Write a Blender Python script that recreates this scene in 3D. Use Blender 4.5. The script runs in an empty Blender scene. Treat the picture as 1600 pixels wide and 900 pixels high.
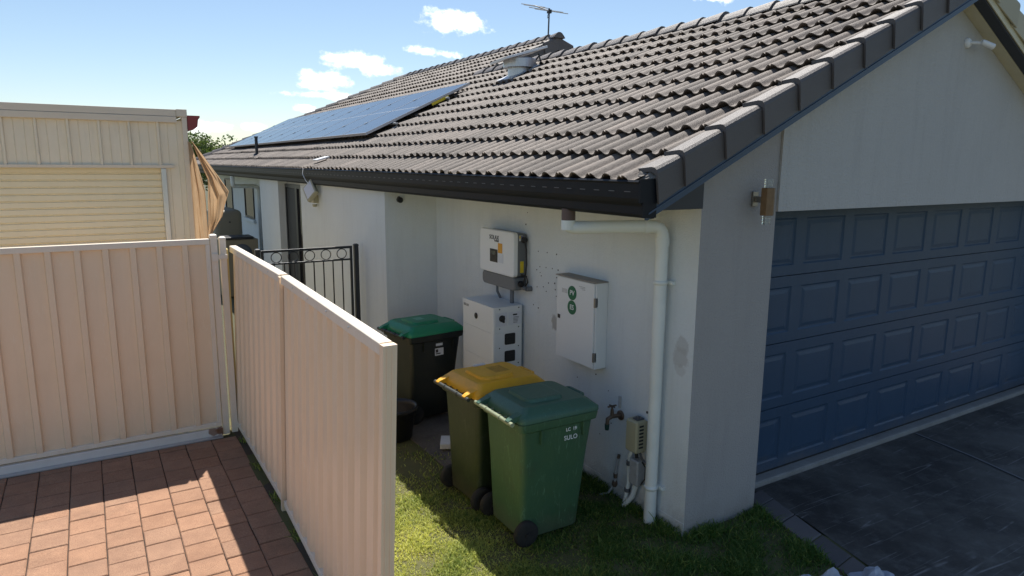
import bpy, bmesh, math, random
import numpy as np
from mathutils import Vector, Matrix
random.seed(7); rng = np.random.default_rng(7)
R = math.radians
S = bpy.context.scene
COL = S.collection

# ------------------------------------------------------------------ camera
cam = bpy.data.cameras.new('camera')
cam.sensor_width = 36; cam.lens = 1074 / 1600 * 36; cam.clip_end = 3000; cam.clip_start = .05
co = bpy.data.objects.new('camera', cam); COL.objects.link(co)
M3 = Matrix(((0.8520, 0.0860, -0.5160), (-0.5230, 0.1550, -0.8380), (0.0080, 0.9840, 0.1770)))
co.matrix_world = Matrix.Translation((-3.722, -3.479, 2.83)) @ M3.to_quaternion().to_matrix().to_4x4()
S.camera = co
# ------------------------------------------------------------------ sun, sky, exposure
SUN = Vector((.254, .50, 1.0)).normalized()          # towards the sun
sl = bpy.data.lights.new('sun', 'SUN'); sl.energy = 5.0; sl.angle = R(.5); sl.color = (1, .95, .87)
so = bpy.data.objects.new('sun', sl); COL.objects.link(so)
so.rotation_euler = (-SUN).to_track_quat('-Z', 'Y').to_euler(); so.location = (5, 10, 20)
S.view_settings.view_transform = 'Standard'; S.view_settings.look = 'None'
S.view_settings.exposure = .62; S.view_settings.gamma = 1
S.cycles.use_denoising = True
S.cycles.max_bounces = 8; S.cycles.diffuse_bounces = 5

W = bpy.data.worlds.new('World'); S.world = W; W.use_nodes = True
nt = W.node_tree; nt.nodes.clear()
def N(tree, typ, **kw):
    n = tree.nodes.new(typ)
    for k, v in kw.items():
        if k.startswith('i_'): n.inputs[k[2:].replace('_', ' ')].default_value = v
        else: setattr(n, k, v)
    return n
def math_node(tree, op, a, b=None, c=None, clamp=False):
    n = tree.nodes.new('ShaderNodeMath'); n.operation = op; n.use_clamp = clamp
    for i, v in enumerate((a, b, c)):
        if v is None: continue
        if isinstance(v, (int, float)): n.inputs[i].default_value = v
        else: tree.links.new(v, n.inputs[i])
    return n.outputs[0]
sky = N(nt, 'ShaderNodeTexSky', sky_type='NISHITA', sun_disc=False, sun_elevation=math.asin(SUN.z),
        sun_rotation=math.atan2(SUN.x, SUN.y), air_density=1.0, dust_density=.25, ozone_density=1.9, altitude=20)
tc = N(nt, 'ShaderNodeTexCoord'); sep = N(nt, 'ShaderNodeSeparateXYZ')
nt.links.new(tc.outputs['Generated'], sep.inputs[0])
yy = math_node(nt, 'MAXIMUM', sep.outputs[1], .02)
u = math_node(nt, 'DIVIDE', sep.outputs[0], yy); v = math_node(nt, 'DIVIDE', sep.outputs[2], yy)
cmb = N(nt, 'ShaderNodeCombineXYZ'); nt.links.new(u, cmb.inputs[0]); nt.links.new(math_node(nt, 'MULTIPLY', v, 1.35), cmb.inputs[1])
nz = N(nt, 'ShaderNodeTexNoise', i_Scale=26.0, i_Detail=9.0, i_Roughness=.62); nt.links.new(cmb.outputs[0], nz.inputs['Vector'])
nz2 = N(nt, 'ShaderNodeTexNoise', i_Scale=75.0, i_Detail=6.0, i_Roughness=.6); nt.links.new(cmb.outputs[0], nz2.inputs['Vector'])
clouds = [(.5028, .217, .062, .021), (.482, .211, .03, .014), (.530, .222, .03, .017), (.345, .1435, .058, .0135), (.380, .1355, .038, .013), (.318, .146, .025, .009),
          (.300, .117, .044, .013), (.288, .108, .03, .011), (.290, .0945, .054, .0062), (.466, .167, .05, .0075), (.275, .075, .018, .0055),
          (.140, .0445, .045, .0085), (.200, .0475, .02, .006), (.07, .03, .06, .007), (.62, .29, .03, .008), (1.05, .33, .09, .018)]
dens = None
for cx, cy, rx, ry in clouds:
    a = math_node(nt, 'DIVIDE', math_node(nt, 'SUBTRACT', u, cx), rx)
    b = math_node(nt, 'DIVIDE', math_node(nt, 'SUBTRACT', v, cy), ry)
    d = math_node(nt, 'SUBTRACT', 1.0, math_node(nt, 'SQRT', math_node(nt, 'ADD', math_node(nt, 'MULTIPLY', a, a), math_node(nt, 'MULTIPLY', b, b))))
    dens = d if dens is None else math_node(nt, 'SMOOTH_MAX', dens, d, .25)
nn = math_node(nt, 'ADD', math_node(nt, 'MULTIPLY', math_node(nt, 'SUBTRACT', nz.outputs[0], .5), 2.6), math_node(nt, 'MULTIPLY', math_node(nt, 'SUBTRACT', nz2.outputs[0], .5), 1.0))
dd = math_node(nt, 'ADD', dens, nn)
mr = N(nt, 'ShaderNodeMapRange', interpolation_type='SMOOTHSTEP'); mr.inputs[1].default_value = -.08; mr.inputs[2].default_value = .85
nt.links.new(dd, mr.inputs[0])
infront = math_node(nt, 'GREATER_THAN', sep.outputs[1], .05)
mask = math_node(nt, 'MULTIPLY', mr.outputs[0], infront)
mixw = N(nt, 'ShaderNodeMix', data_type='RGBA'); nt.links.new(mask, mixw.inputs['Factor'])
nt.links.new(sky.outputs[0], mixw.inputs['A']); mixw.inputs['B'].default_value = (13.5, 13.7, 14, 1)
bg = N(nt, 'ShaderNodeBackground', i_Strength=.084); nt.links.new(mixw.outputs['Result'], bg.inputs[0])
wo = N(nt, 'ShaderNodeOutputWorld'); nt.links.new(bg.outputs[0], wo.inputs[0])

# ------------------------------------------------------------------ materials
def mat(name, col, rough=.6, var=.0, vscale=6., col2=None, bump=0., bscale=80., metal=0., spec=.5, tone=False, streak=0.,
        stains=(), trans=0., emit=0., grime=0., coat=0., fine=0., scuff=0., splash=0.):
    """procedural paint / plastic / masonry: base colour with large and fine noise, optional vertical streaks, bump and local stains"""
    m = bpy.data.materials.new(name); m.use_nodes = True; t = m.node_tree
    b = t.nodes['Principled BSDF']; L = t.links.new
    b.inputs['Roughness'].default_value = rough; b.inputs['Metallic'].default_value = metal
    b.inputs['Specular IOR Level'].default_value = spec
    tcn = N(t, 'ShaderNodeTexCoord'); ob = tcn.outputs['Object']
    cur = None
    rgb = N(t, 'ShaderNodeRGB'); rgb.outputs[0].default_value = (*col, 1); cur = rgb.outputs[0]
    if col2 is None: col2 = tuple(c * .55 for c in col)
    def mix(fac, A, B):
        n = N(t, 'ShaderNodeMix', data_type='RGBA')
        if isinstance(fac, (int, float)): n.inputs['Factor'].default_value = fac
        else: L(fac, n.inputs['Factor'])
        L(A, n.inputs['A'])
        if isinstance(B, tuple): n.inputs['B'].default_value = (*B, 1)
        else: L(B, n.inputs['B'])
        return n.outputs['Result']
    def noise(scale, detail=5, rough_=.6, vec=ob):
        n = N(t, 'ShaderNodeTexNoise', i_Scale=scale, i_Detail=float(detail), i_Roughness=rough_); L(vec, n.inputs['Vector']); return n.outputs[0]
    def ramp(x, lo, hi):
        n = N(t, 'ShaderNodeMapRange'); n.inputs[1].default_value = lo; n.inputs[2].default_value = hi; L(x, n.inputs[0]); return n.outputs[0]
    if var: cur = mix(math_node(t, 'MULTIPLY', ramp(noise(vscale), .35, .75), var), cur, col2)
    if fine: cur = mix(math_node(t, 'MULTIPLY', ramp(noise(vscale * 22, 3, .7), .42, .68), fine), cur, col2)
    if streak:
        mp = N(t, 'ShaderNodeMapping'); mp.inputs['Scale'].default_value = (5, 5, .5); L(ob, mp.inputs['Vector'])
        cur = mix(math_node(t, 'MULTIPLY', ramp(noise(1.6, 6, .7, mp.outputs[0]), .5, .8), streak), cur, tuple(c * .5 for c in col))
    if grime:
        g = ramp(noise(3.1, 7, .68), .52, .72)
        cur = mix(math_node(t, 'MULTIPLY', g, grime), cur, (.05, .045, .038))
    if scuff:
        for ang, sc in ((.3, 1.0), (-.5, 1.3)):
            mp = N(t, 'ShaderNodeMapping'); mp.inputs['Rotation'].default_value = (ang, ang * .7, .4); mp.inputs['Scale'].default_value = (7 * sc, 7 * sc, .9 * sc); L(ob, mp.inputs['Vector'])
            ln = ramp(math_node(t, 'ABSOLUTE', math_node(t, 'SUBTRACT', noise(2.2, 3, .5, mp.outputs[0]), .5)), .012, .0)
            br = ramp(noise(4.5 * sc, 4), .5, .62)
            cur = mix(math_node(t, 'MULTIPLY', math_node(t, 'MULTIPLY', ln, br), scuff), cur, tuple(min(1, c * 1.8 + .05) for c in col))
    if splash:
        sz_ = N(t, 'ShaderNodeSeparateXYZ'); L(ob, sz_.inputs[0])
        hz = math_node(t, 'ADD', sz_.outputs[2], math_node(t, 'MULTIPLY', math_node(t, 'SUBTRACT', noise(4, 7, .7), .5), .55))
        cur = mix(math_node(t, 'MULTIPLY', ramp(hz, .22, -.02), splash), cur, (.20, .165, .125))
    for (sx, sy, sz, r, scol, amt) in stains:
        vm = N(t, 'ShaderNodeVectorMath', operation='DISTANCE'); vm.inputs[1].default_value = (sx, sy, sz); L(ob, vm.inputs[0])
        dn = math_node(t, 'ADD', vm.outputs['Value'], math_node(t, 'MULTIPLY', math_node(t, 'SUBTRACT', noise(9, 4), .5), r * 1.6))
        f = ramp(dn, r, r * .75)
        cur = mix(math_node(t, 'MULTIPLY', f, amt), cur, scol)
    if tone:
        at = N(t, 'ShaderNodeAttribute', attribute_name='tone')
        mm = N(t, 'ShaderNodeMix', data_type='RGBA', blend_type='MULTIPLY'); mm.inputs['Factor'].default_value = 1
        L(cur, mm.inputs['A']); L(at.outputs['Color'], mm.inputs['B']); cur = mm.outputs['Result']
    L(cur, b.inputs['Base Color'])
    if bump:
        bn = N(t, 'ShaderNodeBump', i_Strength=bump, i_Distance=.01); L(noise(bscale, 6, .65), bn.inputs['Height']); L(bn.outputs[0], b.inputs['Normal'])
    if trans: b.inputs['Transmission Weight'].default_value = trans
    if coat: b.inputs['Coat Weight'].default_value = coat
    if emit: b.inputs['Emission Color'].default_value = (*col, 1); b.inputs['Emission Strength'].default_value = emit
    return m

WALLC = (.71, .75, .765)
M = dict(
    wall=mat('wall_paint', WALLC, .75, .32, 1.6, (.60, .625, .615), .8, 70, streak=.18, fine=.12, splash=.5,
             stains=((0, 1.76, 1.34, .085, (.36, .35, .33), .8), (0, .11, 1.50, .075, (.47, .47, .465), .6), (0, .13, 1.40, .085, (.46, .46, .455), .65), (0, .12, 1.30, .06, (.5, .5, .49), .5))),
    front=mat('wall_paint_shaded_front', (.385, .365, .352), .8, .3, 2.2, (.32, .30, .29), .9, 70, streak=.2, fine=.28, splash=.4),  # same paint as the side wall, shade of the front darkened into it
    gable=mat('gable_render_shaded', (.50, .49, .47), .8, .3, 1.8, (.42, .41, .395), 1.0, 45, streak=.22, fine=.24),  # side wall paint again, with the gable's shade put into the colour
    tile=mat('roof_tile', (.180, .147, .124), .66, .55, 1.3, (.105, .088, .076), .7, 160, tone=True, fine=.8, spec=.4, grime=.3),
    caps=mat('cap_tile', (.108, .092, .085), .55, .25, 5, (.085, .075, .07), .6, 190, tone=True, fine=.5, spec=.7),
    gutter=mat('gutter_paint', (.008, .010, .015), .5, .2, 3, (.014, .016, .02), spec=.22),
    slot=mat('slot_edge', (.16, .16, .17), .4),
    board=mat('barge_paint', (.028, .062, .115), .42, .25, 4, (.05, .07, .1), .1, 60),
    darkboard=mat('dark_board', (.03, .034, .042), .5),
    cream=mat('cream_trim', (.62, .57, .40), .5, .3, 8, (.45, .40, .28)),
    soffit=mat('soffit_sheet', (.55, .51, .38), .7, .2, 5),
    door=mat('garage_door_paint', (.036, .074, .132), .34, .25, 1.4, (.030, .06, .108), .3, 220, streak=.25, fine=.2, scuff=.15, spec=.25, splash=.35),
    fence=mat('fence_steel', (.885, .70, .50), .38, .2, 3, (.76, .58, .37), .35, 2.2, streak=.12, grime=.03, splash=.3, scuff=.15),
    rail=mat('fence_rail', (.84, .75, .62), .35, .2, 6, (.7, .6, .47), grime=.06, scuff=.3),
    sill=mat('gate_sill', (.74, .71, .66), .45, .2, 9, (.5, .45, .4), stains=((1.92, -.02, .12, .12, (.16, .06, .025), .95), (1.80, -.02, .06, .05, (.2, .08, .03), .8))),
    shed=mat('shed_steel', (.83, .74, .58), .42, .3, 3.5, (.68, .60, .42), streak=.35),
    roller=mat('roller_steel', (.86, .76, .54), .4, .15, 3, (.74, .64, .40), streak=.12),
    shedtrim=mat('shed_trim', (.74, .65, .52), .4, .2, 4, (.55, .47, .37)),
    redgutter=mat('red_gutter', (.25, .035, .035), .4),
    alu=mat('aluminium', (.62, .62, .6), .35, metal=.6),
    galv=mat('galvanised_steel', (.58, .59, .6), .38, .4, 14, (.4, .41, .43), metal=.65),
    panel=None,
    panelframe=mat('panel_frame', (.03, .03, .035), .35, metal=.5),
    blackm=mat('black_metal', (.017, .02, .026), .4),
    blackp=mat('black_plastic', (.014, .014, .015), .45),
    rubber=mat('rubber', (.012, .012, .012), .8, .3, 20, (.05, .045, .04)),
    bingreen=mat('bin_green', (.045, .112, .060), .42, .4, 5, (.07, .13, .055), .15, 60, grime=.4, scuff=.8, fine=.2, splash=.35),
    binolive=mat('bin_olive', (.016, .027, .012), .42, .35, 5, (.03, .04, .018), .15, 60, grime=.3, scuff=.8, splash=.3),
    bindark=mat('bin_dark', (.012, .016, .014), .42, .3, 5, (.03, .03, .026), .1, 60, grime=.2),
    lidgreen=mat('lid_dull_green', (.042, .125, .082), .45, .3, 6, (.05, .11, .075), .2, 90, grime=.2, scuff=.4, fine=.2),
    lidyellow=mat('lid_yellow', (.84, .42, .016), .42, .25, 6, (.62, .31, .02), .2, 90, grime=.22, scuff=.25, fine=.2),
    lidbright=mat('lid_bright_green', (.012, .24, .115), .42, .25, 6, (.02, .2, .1), .15, 90, grime=.08),
    white=mat('white_plastic', (.80, .81, .81), .4, .08, 5, (.7, .7, .7)),
    whitemetal=mat('white_cabinet', (.76, .775, .77), .42, .12, 4, (.66, .67, .66), grime=.04),
    pvc=mat('pvc_pipe', (.76, .79, .76), .38, .25, 3, (.62, .64, .58), grime=.07),
    pvcbrown=mat('painted_pipe', (.13, .085, .075), .6, .3, 12, (.07, .05, .045)),
    grey=mat('grey_casting', (.16, .17, .18), .5, .15, 8),
    greyd=mat('grey_side', (.10, .105, .115), .5),
    beige=mat('beige_plastic', (.42, .39, .26), .5, .2, 8, (.33, .3, .2)),
    tank=mat('tank_beige', (.24, .205, .14), .55, .2, 4),
    brass=mat('weathered_brass', (.16, .11, .08), .5, .4, 30, (.05, .05, .045), metal=.5),
    dkgreen=mat('tap_green', (.01, .05, .04), .5),
    pipe=mat('grey_conduit', (.42, .43, .44), .5, .4, 18, (.14, .12, .1)),
    wood=mat('lamp_timber', (.22, .135, .065), .5, .5, 24, (.1, .06, .03)),
    steel=mat('brushed_steel', (.3, .28, .25), .35, metal=.8),
    yellow=mat('yellow_sticker', (.75, .56, .03), .5), orange=mat('orange_sticker', (.72, .34, .03), .5),
    bluep=mat('blue_print', (.08, .11, .3), .5), paper=mat('paper_label', (.72, .73, .76), .6, .25, 60, (.45, .46, .5)),
    green=mat('green_disc', (.0, .13, .06), .45), print=mat('black_print', (.02, .02, .022), .5),
    lcd=mat('lcd_glass', (.05, .07, .06), .15), whiteprint=mat('white_print', (.78, .8, .8), .5),
    gold=mat('pale_handle', (.30, .34, .22), .35),
    conc=mat('concrete', (.30, .29, .27), .85, .6, 4, (.17, .16, .145), .5, 60, grime=.3, fine=.3),
    soil=mat('soil', (.085, .068, .05), .95, .5, 9, (.05, .04, .03), .9, 60, fine=.5),
    glassdark=mat('window_glass', (.012, .014, .018), .08, spec=.7),
    curtain=mat('dark_screen', (.022, .024, .028), .6, .3, 20),
    foil=mat('crumpled_sheet', (.42, .45, .52), .55, .5, 14, (.16, .17, .2)),
)

def make_clear(name, col, rough, ior=1.45):
    m = bpy.data.materials.new(name); m.use_nodes = True; b = m.node_tree.nodes['Principled BSDF']
    b.inputs['Base Color'].default_value = (*col, 1); b.inputs['Roughness'].default_value = rough
    b.inputs['Transmission Weight'].default_value = .95; b.inputs['IOR'].default_value = ior
    return m
M['glass'] = make_clear('clear_glass', (.95, 1, .97), .04)

def panel_mat():
    m = bpy.data.materials.new('solar_glass'); m.use_nodes = True; t = m.node_tree; b = t.nodes['Principled BSDF']; L = t.links.new
    tcn = N(t, 'ShaderNodeTexCoord'); sp = N(t, 'ShaderNodeSeparateXYZ'); L(tcn.outputs['Object'], sp.inputs[0])
    def lines(sock, pitch, w):
        f = math_node(t, 'FRACT', math_node(t, 'DIVIDE', sock, pitch))
        return math_node(t, 'LESS_THAN', math_node(t, 'ABSOLUTE', math_node(t, 'SUBTRACT', f, .5)), w)
    g = math_node(t, 'MAXIMUM', lines(sp.outputs[0], .19, .018), lines(sp.outputs[1], .19, .018))
    mx = N(t, 'ShaderNodeMix', data_type='RGBA'); L(g, mx.inputs['Factor'])
    mx.inputs['A'].default_value = (.010, .013, .022, 1); mx.inputs['B'].default_value = (.016, .02, .032, 1)
    L(mx.outputs['Result'], b.inputs['Base Color']); b.inputs['Roughness'].default_value = .2
    b.inputs['Coat Weight'].default_value = .25; b.inputs['Coat Roughness'].default_value = .15; b.inputs['IOR'].default_value = 1.4
    return m
M['panel'] = panel_mat()

def paver_mat():
    m = mat('clay_paver', (.43, .25, .155), .85, .7, 6, (.25, .135, .085), .9, 120, tone=True, fine=1.0, grime=.25)
    return m
M['paver'] = paver_mat()

def drive_mat():
    m = bpy.data.materials.new('stained_concrete'); m.use_nodes = True; t = m.node_tree; b = t.nodes['Principled BSDF']; L = t.links.new
    tcn = N(t, 'ShaderNodeTexCoord'); ob = tcn.outputs['Object']
    def noise(scale, d=6, r=.62, vec=ob):
        n = N(t, 'ShaderNodeTexNoise', i_Scale=scale, i_Detail=float(d), i_Roughness=r); L(vec, n.inputs['Vector']); return n.outputs[0]
    def rmp(x, lo, hi):
        n = N(t, 'ShaderNodeMapRange'); n.inputs[1].default_value = lo; n.inputs[2].default_value = hi; L(x, n.inputs[0]); return n.outputs[0]
    def mix(f, A, B):
        n = N(t, 'ShaderNodeMix', data_type='RGBA'); L(f, n.inputs['Factor'])
        for k, vv in (('A', A), ('B', B)):
            if isinstance(vv, tuple): n.inputs[k].default_value = (*vv, 1)
            else: L(vv, n.inputs[k])
        return n.outputs['Result']
    c = mix(rmp(noise(1.1, 7, .66), .40, .60), (.105, .096, .083), (.040, .035, .031))
    c = mix(math_node(t, 'MULTIPLY', rmp(noise(6, 8, .7), .5, .75), .6), c, (.17, .165, .155))
    # pale scratches: thin iso-lines of stretched noise in two directions
    for ang, sc in ((.50, 1.0), (-.62, 1.2), (1.2, .9)):
        mp = N(t, 'ShaderNodeMapping'); mp.inputs['Rotation'].default_value = (0, 0, ang); mp.inputs['Scale'].default_value = (.10 * sc, 2.6 * sc, 1); L(ob, mp.inputs['Vector'])
        n1 = noise(1.6, 1, .3, mp.outputs[0])
        line = rmp(math_node(t, 'ABSOLUTE', math_node(t, 'SUBTRACT', n1, .5)), .006, .0)
        br = rmp(noise(2.3 * sc, 4), .5, .62)
        c = mix(math_node(t, 'MULTIPLY', math_node(t, 'MULTIPLY', line, br), .85), c, (.27, .26, .25))
    L(c, b.inputs['Base Color']); b.inputs['Roughness'].default_value = .7
    bn = N(t, 'ShaderNodeBump', i_Strength=.5, i_Distance=.01); L(noise(90, 5), bn.inputs['Height']); L(bn.outputs[0], b.inputs['Normal'])
    return m
M['drive'] = drive_mat()

def leaf_mat(name, c1, c2, tone=True):
    m = bpy.data.materials.new(name); m.use_nodes = True; t = m.node_tree; b = t.nodes['Principled BSDF']; L = t.links.new
    at = N(t, 'ShaderNodeAttribute', attribute_name='tone')
    sp = N(t, 'ShaderNodeSeparateColor'); L(at.outputs['Color'], sp.inputs[0])
    mx = N(t, 'ShaderNodeMix', data_type='RGBA'); L(sp.outputs[0], mx.inputs['Factor'])
    mx.inputs['A'].default_value = (*c1, 1); mx.inputs['B'].default_value = (*c2, 1)
    L(mx.outputs['Result'], b.inputs['Base Color']); b.inputs['Roughness'].default_value = .6
    tr = N(t, 'ShaderNodeBsdfTranslucent'); L(mx.outputs['Result'], tr.inputs[0])
    ms = N(t, 'ShaderNodeMixShader'); ms.inputs[0].default_value = .45
    out = [n for n in t.nodes if n.type == 'OUTPUT_MATERIAL'][0]
    L(b.outputs[0], ms.inputs[1]); L(tr.outputs[0], ms.inputs[2]); L(ms.outputs[0], out.inputs[0])
    return m
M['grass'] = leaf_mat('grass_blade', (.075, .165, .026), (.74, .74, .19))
M['leaf'] = leaf_mat('tree_leaf', (.035, .075, .015), (.13, .17, .035))
M['bark'] = mat('bark', (.12, .09, .065), .9, .5, 12)

def cloth_mat():
    m = bpy.data.materials.new('shade_cloth'); m.use_nodes = True; t = m.node_tree; b = t.nodes['Principled BSDF']; L = t.links.new
    tcn = N(t, 'ShaderNodeTexCoord'); n = N(t, 'ShaderNodeTexNoise', i_Scale=7.0, i_Detail=6.0); L(tcn.outputs['Object'], n.inputs['Vector'])
    mx = N(t, 'ShaderNodeMix', data_type='RGBA'); L(n.outputs[0], mx.inputs['Factor'])
    mx.inputs['A'].default_value = (.46, .30, .17, 1); mx.inputs['B'].default_value = (.62, .44, .27, 1)
    L(mx.outputs['Result'], b.inputs['Base Color']); b.inputs['Roughness'].default_value = .8
    tr = N(t, 'ShaderNodeBsdfTranslucent'); L(mx.outputs['Result'], tr.inputs[0])
    ms = N(t, 'ShaderNodeMixShader'); ms.inputs[0].default_value = .5
    out = [q for q in t.nodes if q.type == 'OUTPUT_MATERIAL'][0]
    L(b.outputs[0], ms.inputs[1]); L(tr.outputs[0], ms.inputs[2]); L(ms.outputs[0], out.inputs[0])
    return m
M['cloth'] = cloth_mat()

# ------------------------------------------------------------------ mesh helpers
def wloc(o):
    p = Vector((0, 0, 0))
    while o is not None: p = p + Vector(o.location); o = o.parent
    return p
class MB:
    """collects shapes in world coordinates, then links them as ONE mesh object"""
    def __init__(s): s.v = []; s.f = []; s.m = []; s.tone = None; s.sm = []
    def add(s, vs, fs, mi=0, smooth=False):
        o = len(s.v); s.v += [tuple(p) for p in vs]
        for f in fs: s.f.append(tuple(i + o for i in f)); s.m.append(mi); s.sm.append(smooth)
        return s
    def box(s, x0, x1, y0, y1, z0, z1, mi=0, T=None):
        vs = [(x, y, z) for z in (z0, z1) for y in (y0, y1) for x in (x0, x1)]
        if T is not None: vs = [T @ Vector(p) for p in vs]
        return s.add(vs, [(0, 2, 3, 1), (4, 5, 7, 6), (0, 1, 5, 4), (2, 6, 7, 3), (0, 4, 6, 2), (1, 3, 7, 5)], mi)
    def prism(s, poly, axis, a, b, mi=0):
        """poly: 2D points in the other two axes (x,y,z order), extruded from a to b along axis"""
        def P(p, t): return {'x': (t, p[0], p[1]), 'y': (p[0], t, p[1]), 'z': (p[0], p[1], t)}[axis]
        n = len(poly); vs = [P(p, a) for p in poly] + [P(p, b) for p in poly]
        fs = [tuple(range(n))[::-1], tuple(range(n, 2 * n))] + [(i, (i + 1) % n, n + (i + 1) % n, n + i) for i in range(n)]
        return s.add(vs, fs, mi)
    def tube(s, pts, r, n=12, mi=0, caps=True, smooth=True):
        pts = [Vector(p) for p in pts]; rs = r if isinstance(r, (list, tuple)) else [r] * len(pts)
        rings = []; up = None
        for i, p in enumerate(pts):
            d = (pts[min(i + 1, len(pts) - 1)] - pts[max(i - 1, 0)]).normalized()
            if up is None: up = Vector((0, 0, 1)) if abs(d.z) < .9 else Vector((1, 0, 0))
            a = d.cross(up).normalized(); b = a.cross(d).normalized(); up = b
            rings.append([p + (a * math.cos(2 * math.pi * k / n) + b * math.sin(2 * math.pi * k / n)) * rs[i] for k in range(n)])
        vs = [q for rg in rings for q in rg]; fs = []
        for i in range(len(pts) - 1):
            for k in range(n): fs.append((i * n + k, i * n + (k + 1) % n, (i + 1) * n + (k + 1) % n, (i + 1) * n + k))
        s.add(vs, fs, mi, smooth)
        if caps: s.add(rings[0], [tuple(range(n))[::-1]], mi); s.add(rings[-1], [tuple(range(n))], mi)
        return s
    def loft(s, rings, cap0=True, cap1=True, mi=0, smooth=True):
        n = len(rings[0]); vs = [q for rg in rings for q in rg]; fs = []
        for i in range(len(rings) - 1):
            for k in range(n): fs.append((i * n + k, i * n + (k + 1) % n, (i + 1) * n + (k + 1) % n, (i + 1) * n + k))
        s.add(vs, fs, mi, smooth)
        if cap0: s.add(rings[0], [tuple(range(n))[::-1]], mi, smooth)
        if cap1: s.add(rings[-1], [tuple(range(n))], mi, smooth)
        return s
    def lathe(s, prof, c, axis='z', n=24, mi=0, smooth=True):
        rings = []
        for r, h in prof:
            rg = []
            for k in range(n):
                a = 2 * math.pi * k / n; x, y = r * math.cos(a), r * math.sin(a)
                rg.append({'z': (c[0] + x, c[1] + y, c[2] + h), 'y': (c[0] + x, c[1] + h, c[2] + y), 'x': (c[0] + h, c[1] + x, c[2] + y)}[axis])
            rings.append(rg)
        return s.loft(rings, True, True, mi, smooth)
    def grid(s, P, mi=0, smooth=True):
        nr, nc = len(P), len(P[0]); vs = [q for r in P for q in r]
        return s.add(vs, [(i * nc + j, i * nc + j + 1, (i + 1) * nc + j + 1, (i + 1) * nc + j) for i in range(nr - 1) for j in range(nc - 1)], mi, smooth)
    def build(s, name, m, parent=None, bevel=0., loc=None, seg=2, auto=False):
        me = bpy.data.meshes.new(name)
        off = wloc(parent) if parent is not None else Vector(loc or (0, 0, 0))
        A = np.array(s.v, float) - np.array(off)
        me.from_pydata(A.tolist(), [], s.f)
        ms = m if isinstance(m, (list, tuple)) else [m]
        for q in ms: me.materials.append(q)
        me.polygons.foreach_set('material_index', s.m); me.polygons.foreach_set('use_smooth', s.sm)
        if s.tone is not None:
            ca = me.color_attributes.new('tone', 'FLOAT_COLOR', 'POINT')
            arr = np.ones((len(s.v), 4), np.float32); arr[:, :3] = np.array(s.tone, np.float32).reshape(len(s.v), -1)
            ca.data.foreach_set('color', arr.ravel())
        me.validate(); me.update()
        bm = bmesh.new(); bm.from_mesh(me)
        if len(bm.verts) < 20000: bmesh.ops.recalc_face_normals(bm, faces=bm.faces)
        bm.to_mesh(me); bm.free()
        o = bpy.data.objects.new(name, me); COL.objects.link(o)
        if parent is not None: o.parent = parent
        else: o.location = off
        if bevel:
            bv = o.modifiers.new('bevel', 'BEVEL'); bv.width = bevel; bv.segments = seg; bv.limit_method = 'ANGLE'; bv.angle_limit = R(40)
        return o
def tag(o, label, cat, group=None):
    o['label'] = label; o['category'] = cat
    if group: o['group'] = group
    return o
def thing(name, label, cat, loc=(0, 0, 0), group=None):
    o = bpy.data.objects.new(name, None); COL.objects.link(o); o.location = loc; o.empty_display_size = .1
    return tag(o, label, cat, group)
def struct(o, kind='structure'): o['kind'] = kind; return o
def copy_tree(o, parent=None):
    c = o.copy(); COL.objects.link(c)
    if parent is not None: c.parent = parent
    for ch in list(o.children): copy_tree(ch, c)
    return c
def rrect(x0, x1, y0, y1, z, r, n=4):
    pts = []
    for cx, cy, a0 in ((x1 - r, y1 - r, 0), (x0 + r, y1 - r, 90), (x0 + r, y0 + r, 180), (x1 - r, y0 + r, 270)):
        for k in range(n + 1):
            a = R(a0 + 90 * k / n); pts.append((cx + r * math.cos(a), cy + r * math.sin(a), z))
    return pts
FONT = None
def text(name, body, m, parent, origin, xdir, ydir, size, ext=.0008, bold=0.0, align='CENTER', tag_=None):
    cu = bpy.data.curves.new(name, 'FONT'); cu.body = body; cu.size = size; cu.extrude = ext; cu.offset = bold; cu.align_x = align; cu.align_y = 'CENTER'
    ob = bpy.data.objects.new(name, cu); COL.objects.link(ob)
    dg = bpy.context.evaluated_depsgraph_get(); me = bpy.data.meshes.new_from_object(ob.evaluated_get(dg))
    bpy.data.objects.remove(ob); bpy.data.curves.remove(cu)
    x = Vector(xdir).normalized(); y = Vector(ydir).normalized(); z = x.cross(y)
    T = Matrix((x, y, z)).transposed().to_4x4(); T.translation = Vector(origin) - wloc(parent)
    me.transform(T); me.materials.clear(); me.materials.append(m)
    o = bpy.data.objects.new(name, me); COL.objects.link(o); o.parent = parent
    return o

# ------------------------------------------------------------------ ground, paving, driveway
g = MB().add([(-300, -300, -.03), (300, -300, -.03), (300, 300, -.03), (-300, 300, -.03)], [(0, 1, 2, 3)])
struct(g.build('ground', mat('ground_dirt', (.075, .07, .04), .95, .6, .8, (.05, .06, .025), .6, 30, fine=.4)))
# earth under the lawn, slightly lumpy
xs = np.linspace(-2.62, .95, 60); ys = np.linspace(-2.6, 4.45, 110)
def lz(x, y): return .006 * math.sin(3 * x + 1.3 * y) + .006 * math.sin(5.1 * y - 2 * x) - .008
P = [[(x, y, lz(x, y)) for x in xs] for y in ys]
struct(MB().grid(P).build('lawn_soil', mat('lawn_soil', (.12, .105, .045), .95, .6, 5, (.06, .085, .024), .8, 60, fine=.5)))
# concrete pad beside the wall
struct(MB().box(-1.05, -.002, 2.0, 4.38, -.02, .006).build('concrete_pad', mat('dirty_concrete', (.15, .135, .12), .9, .7, 2.5, (.07, .06, .05), .5, 60, grime=.7, fine=.4), bevel=.004))
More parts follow.
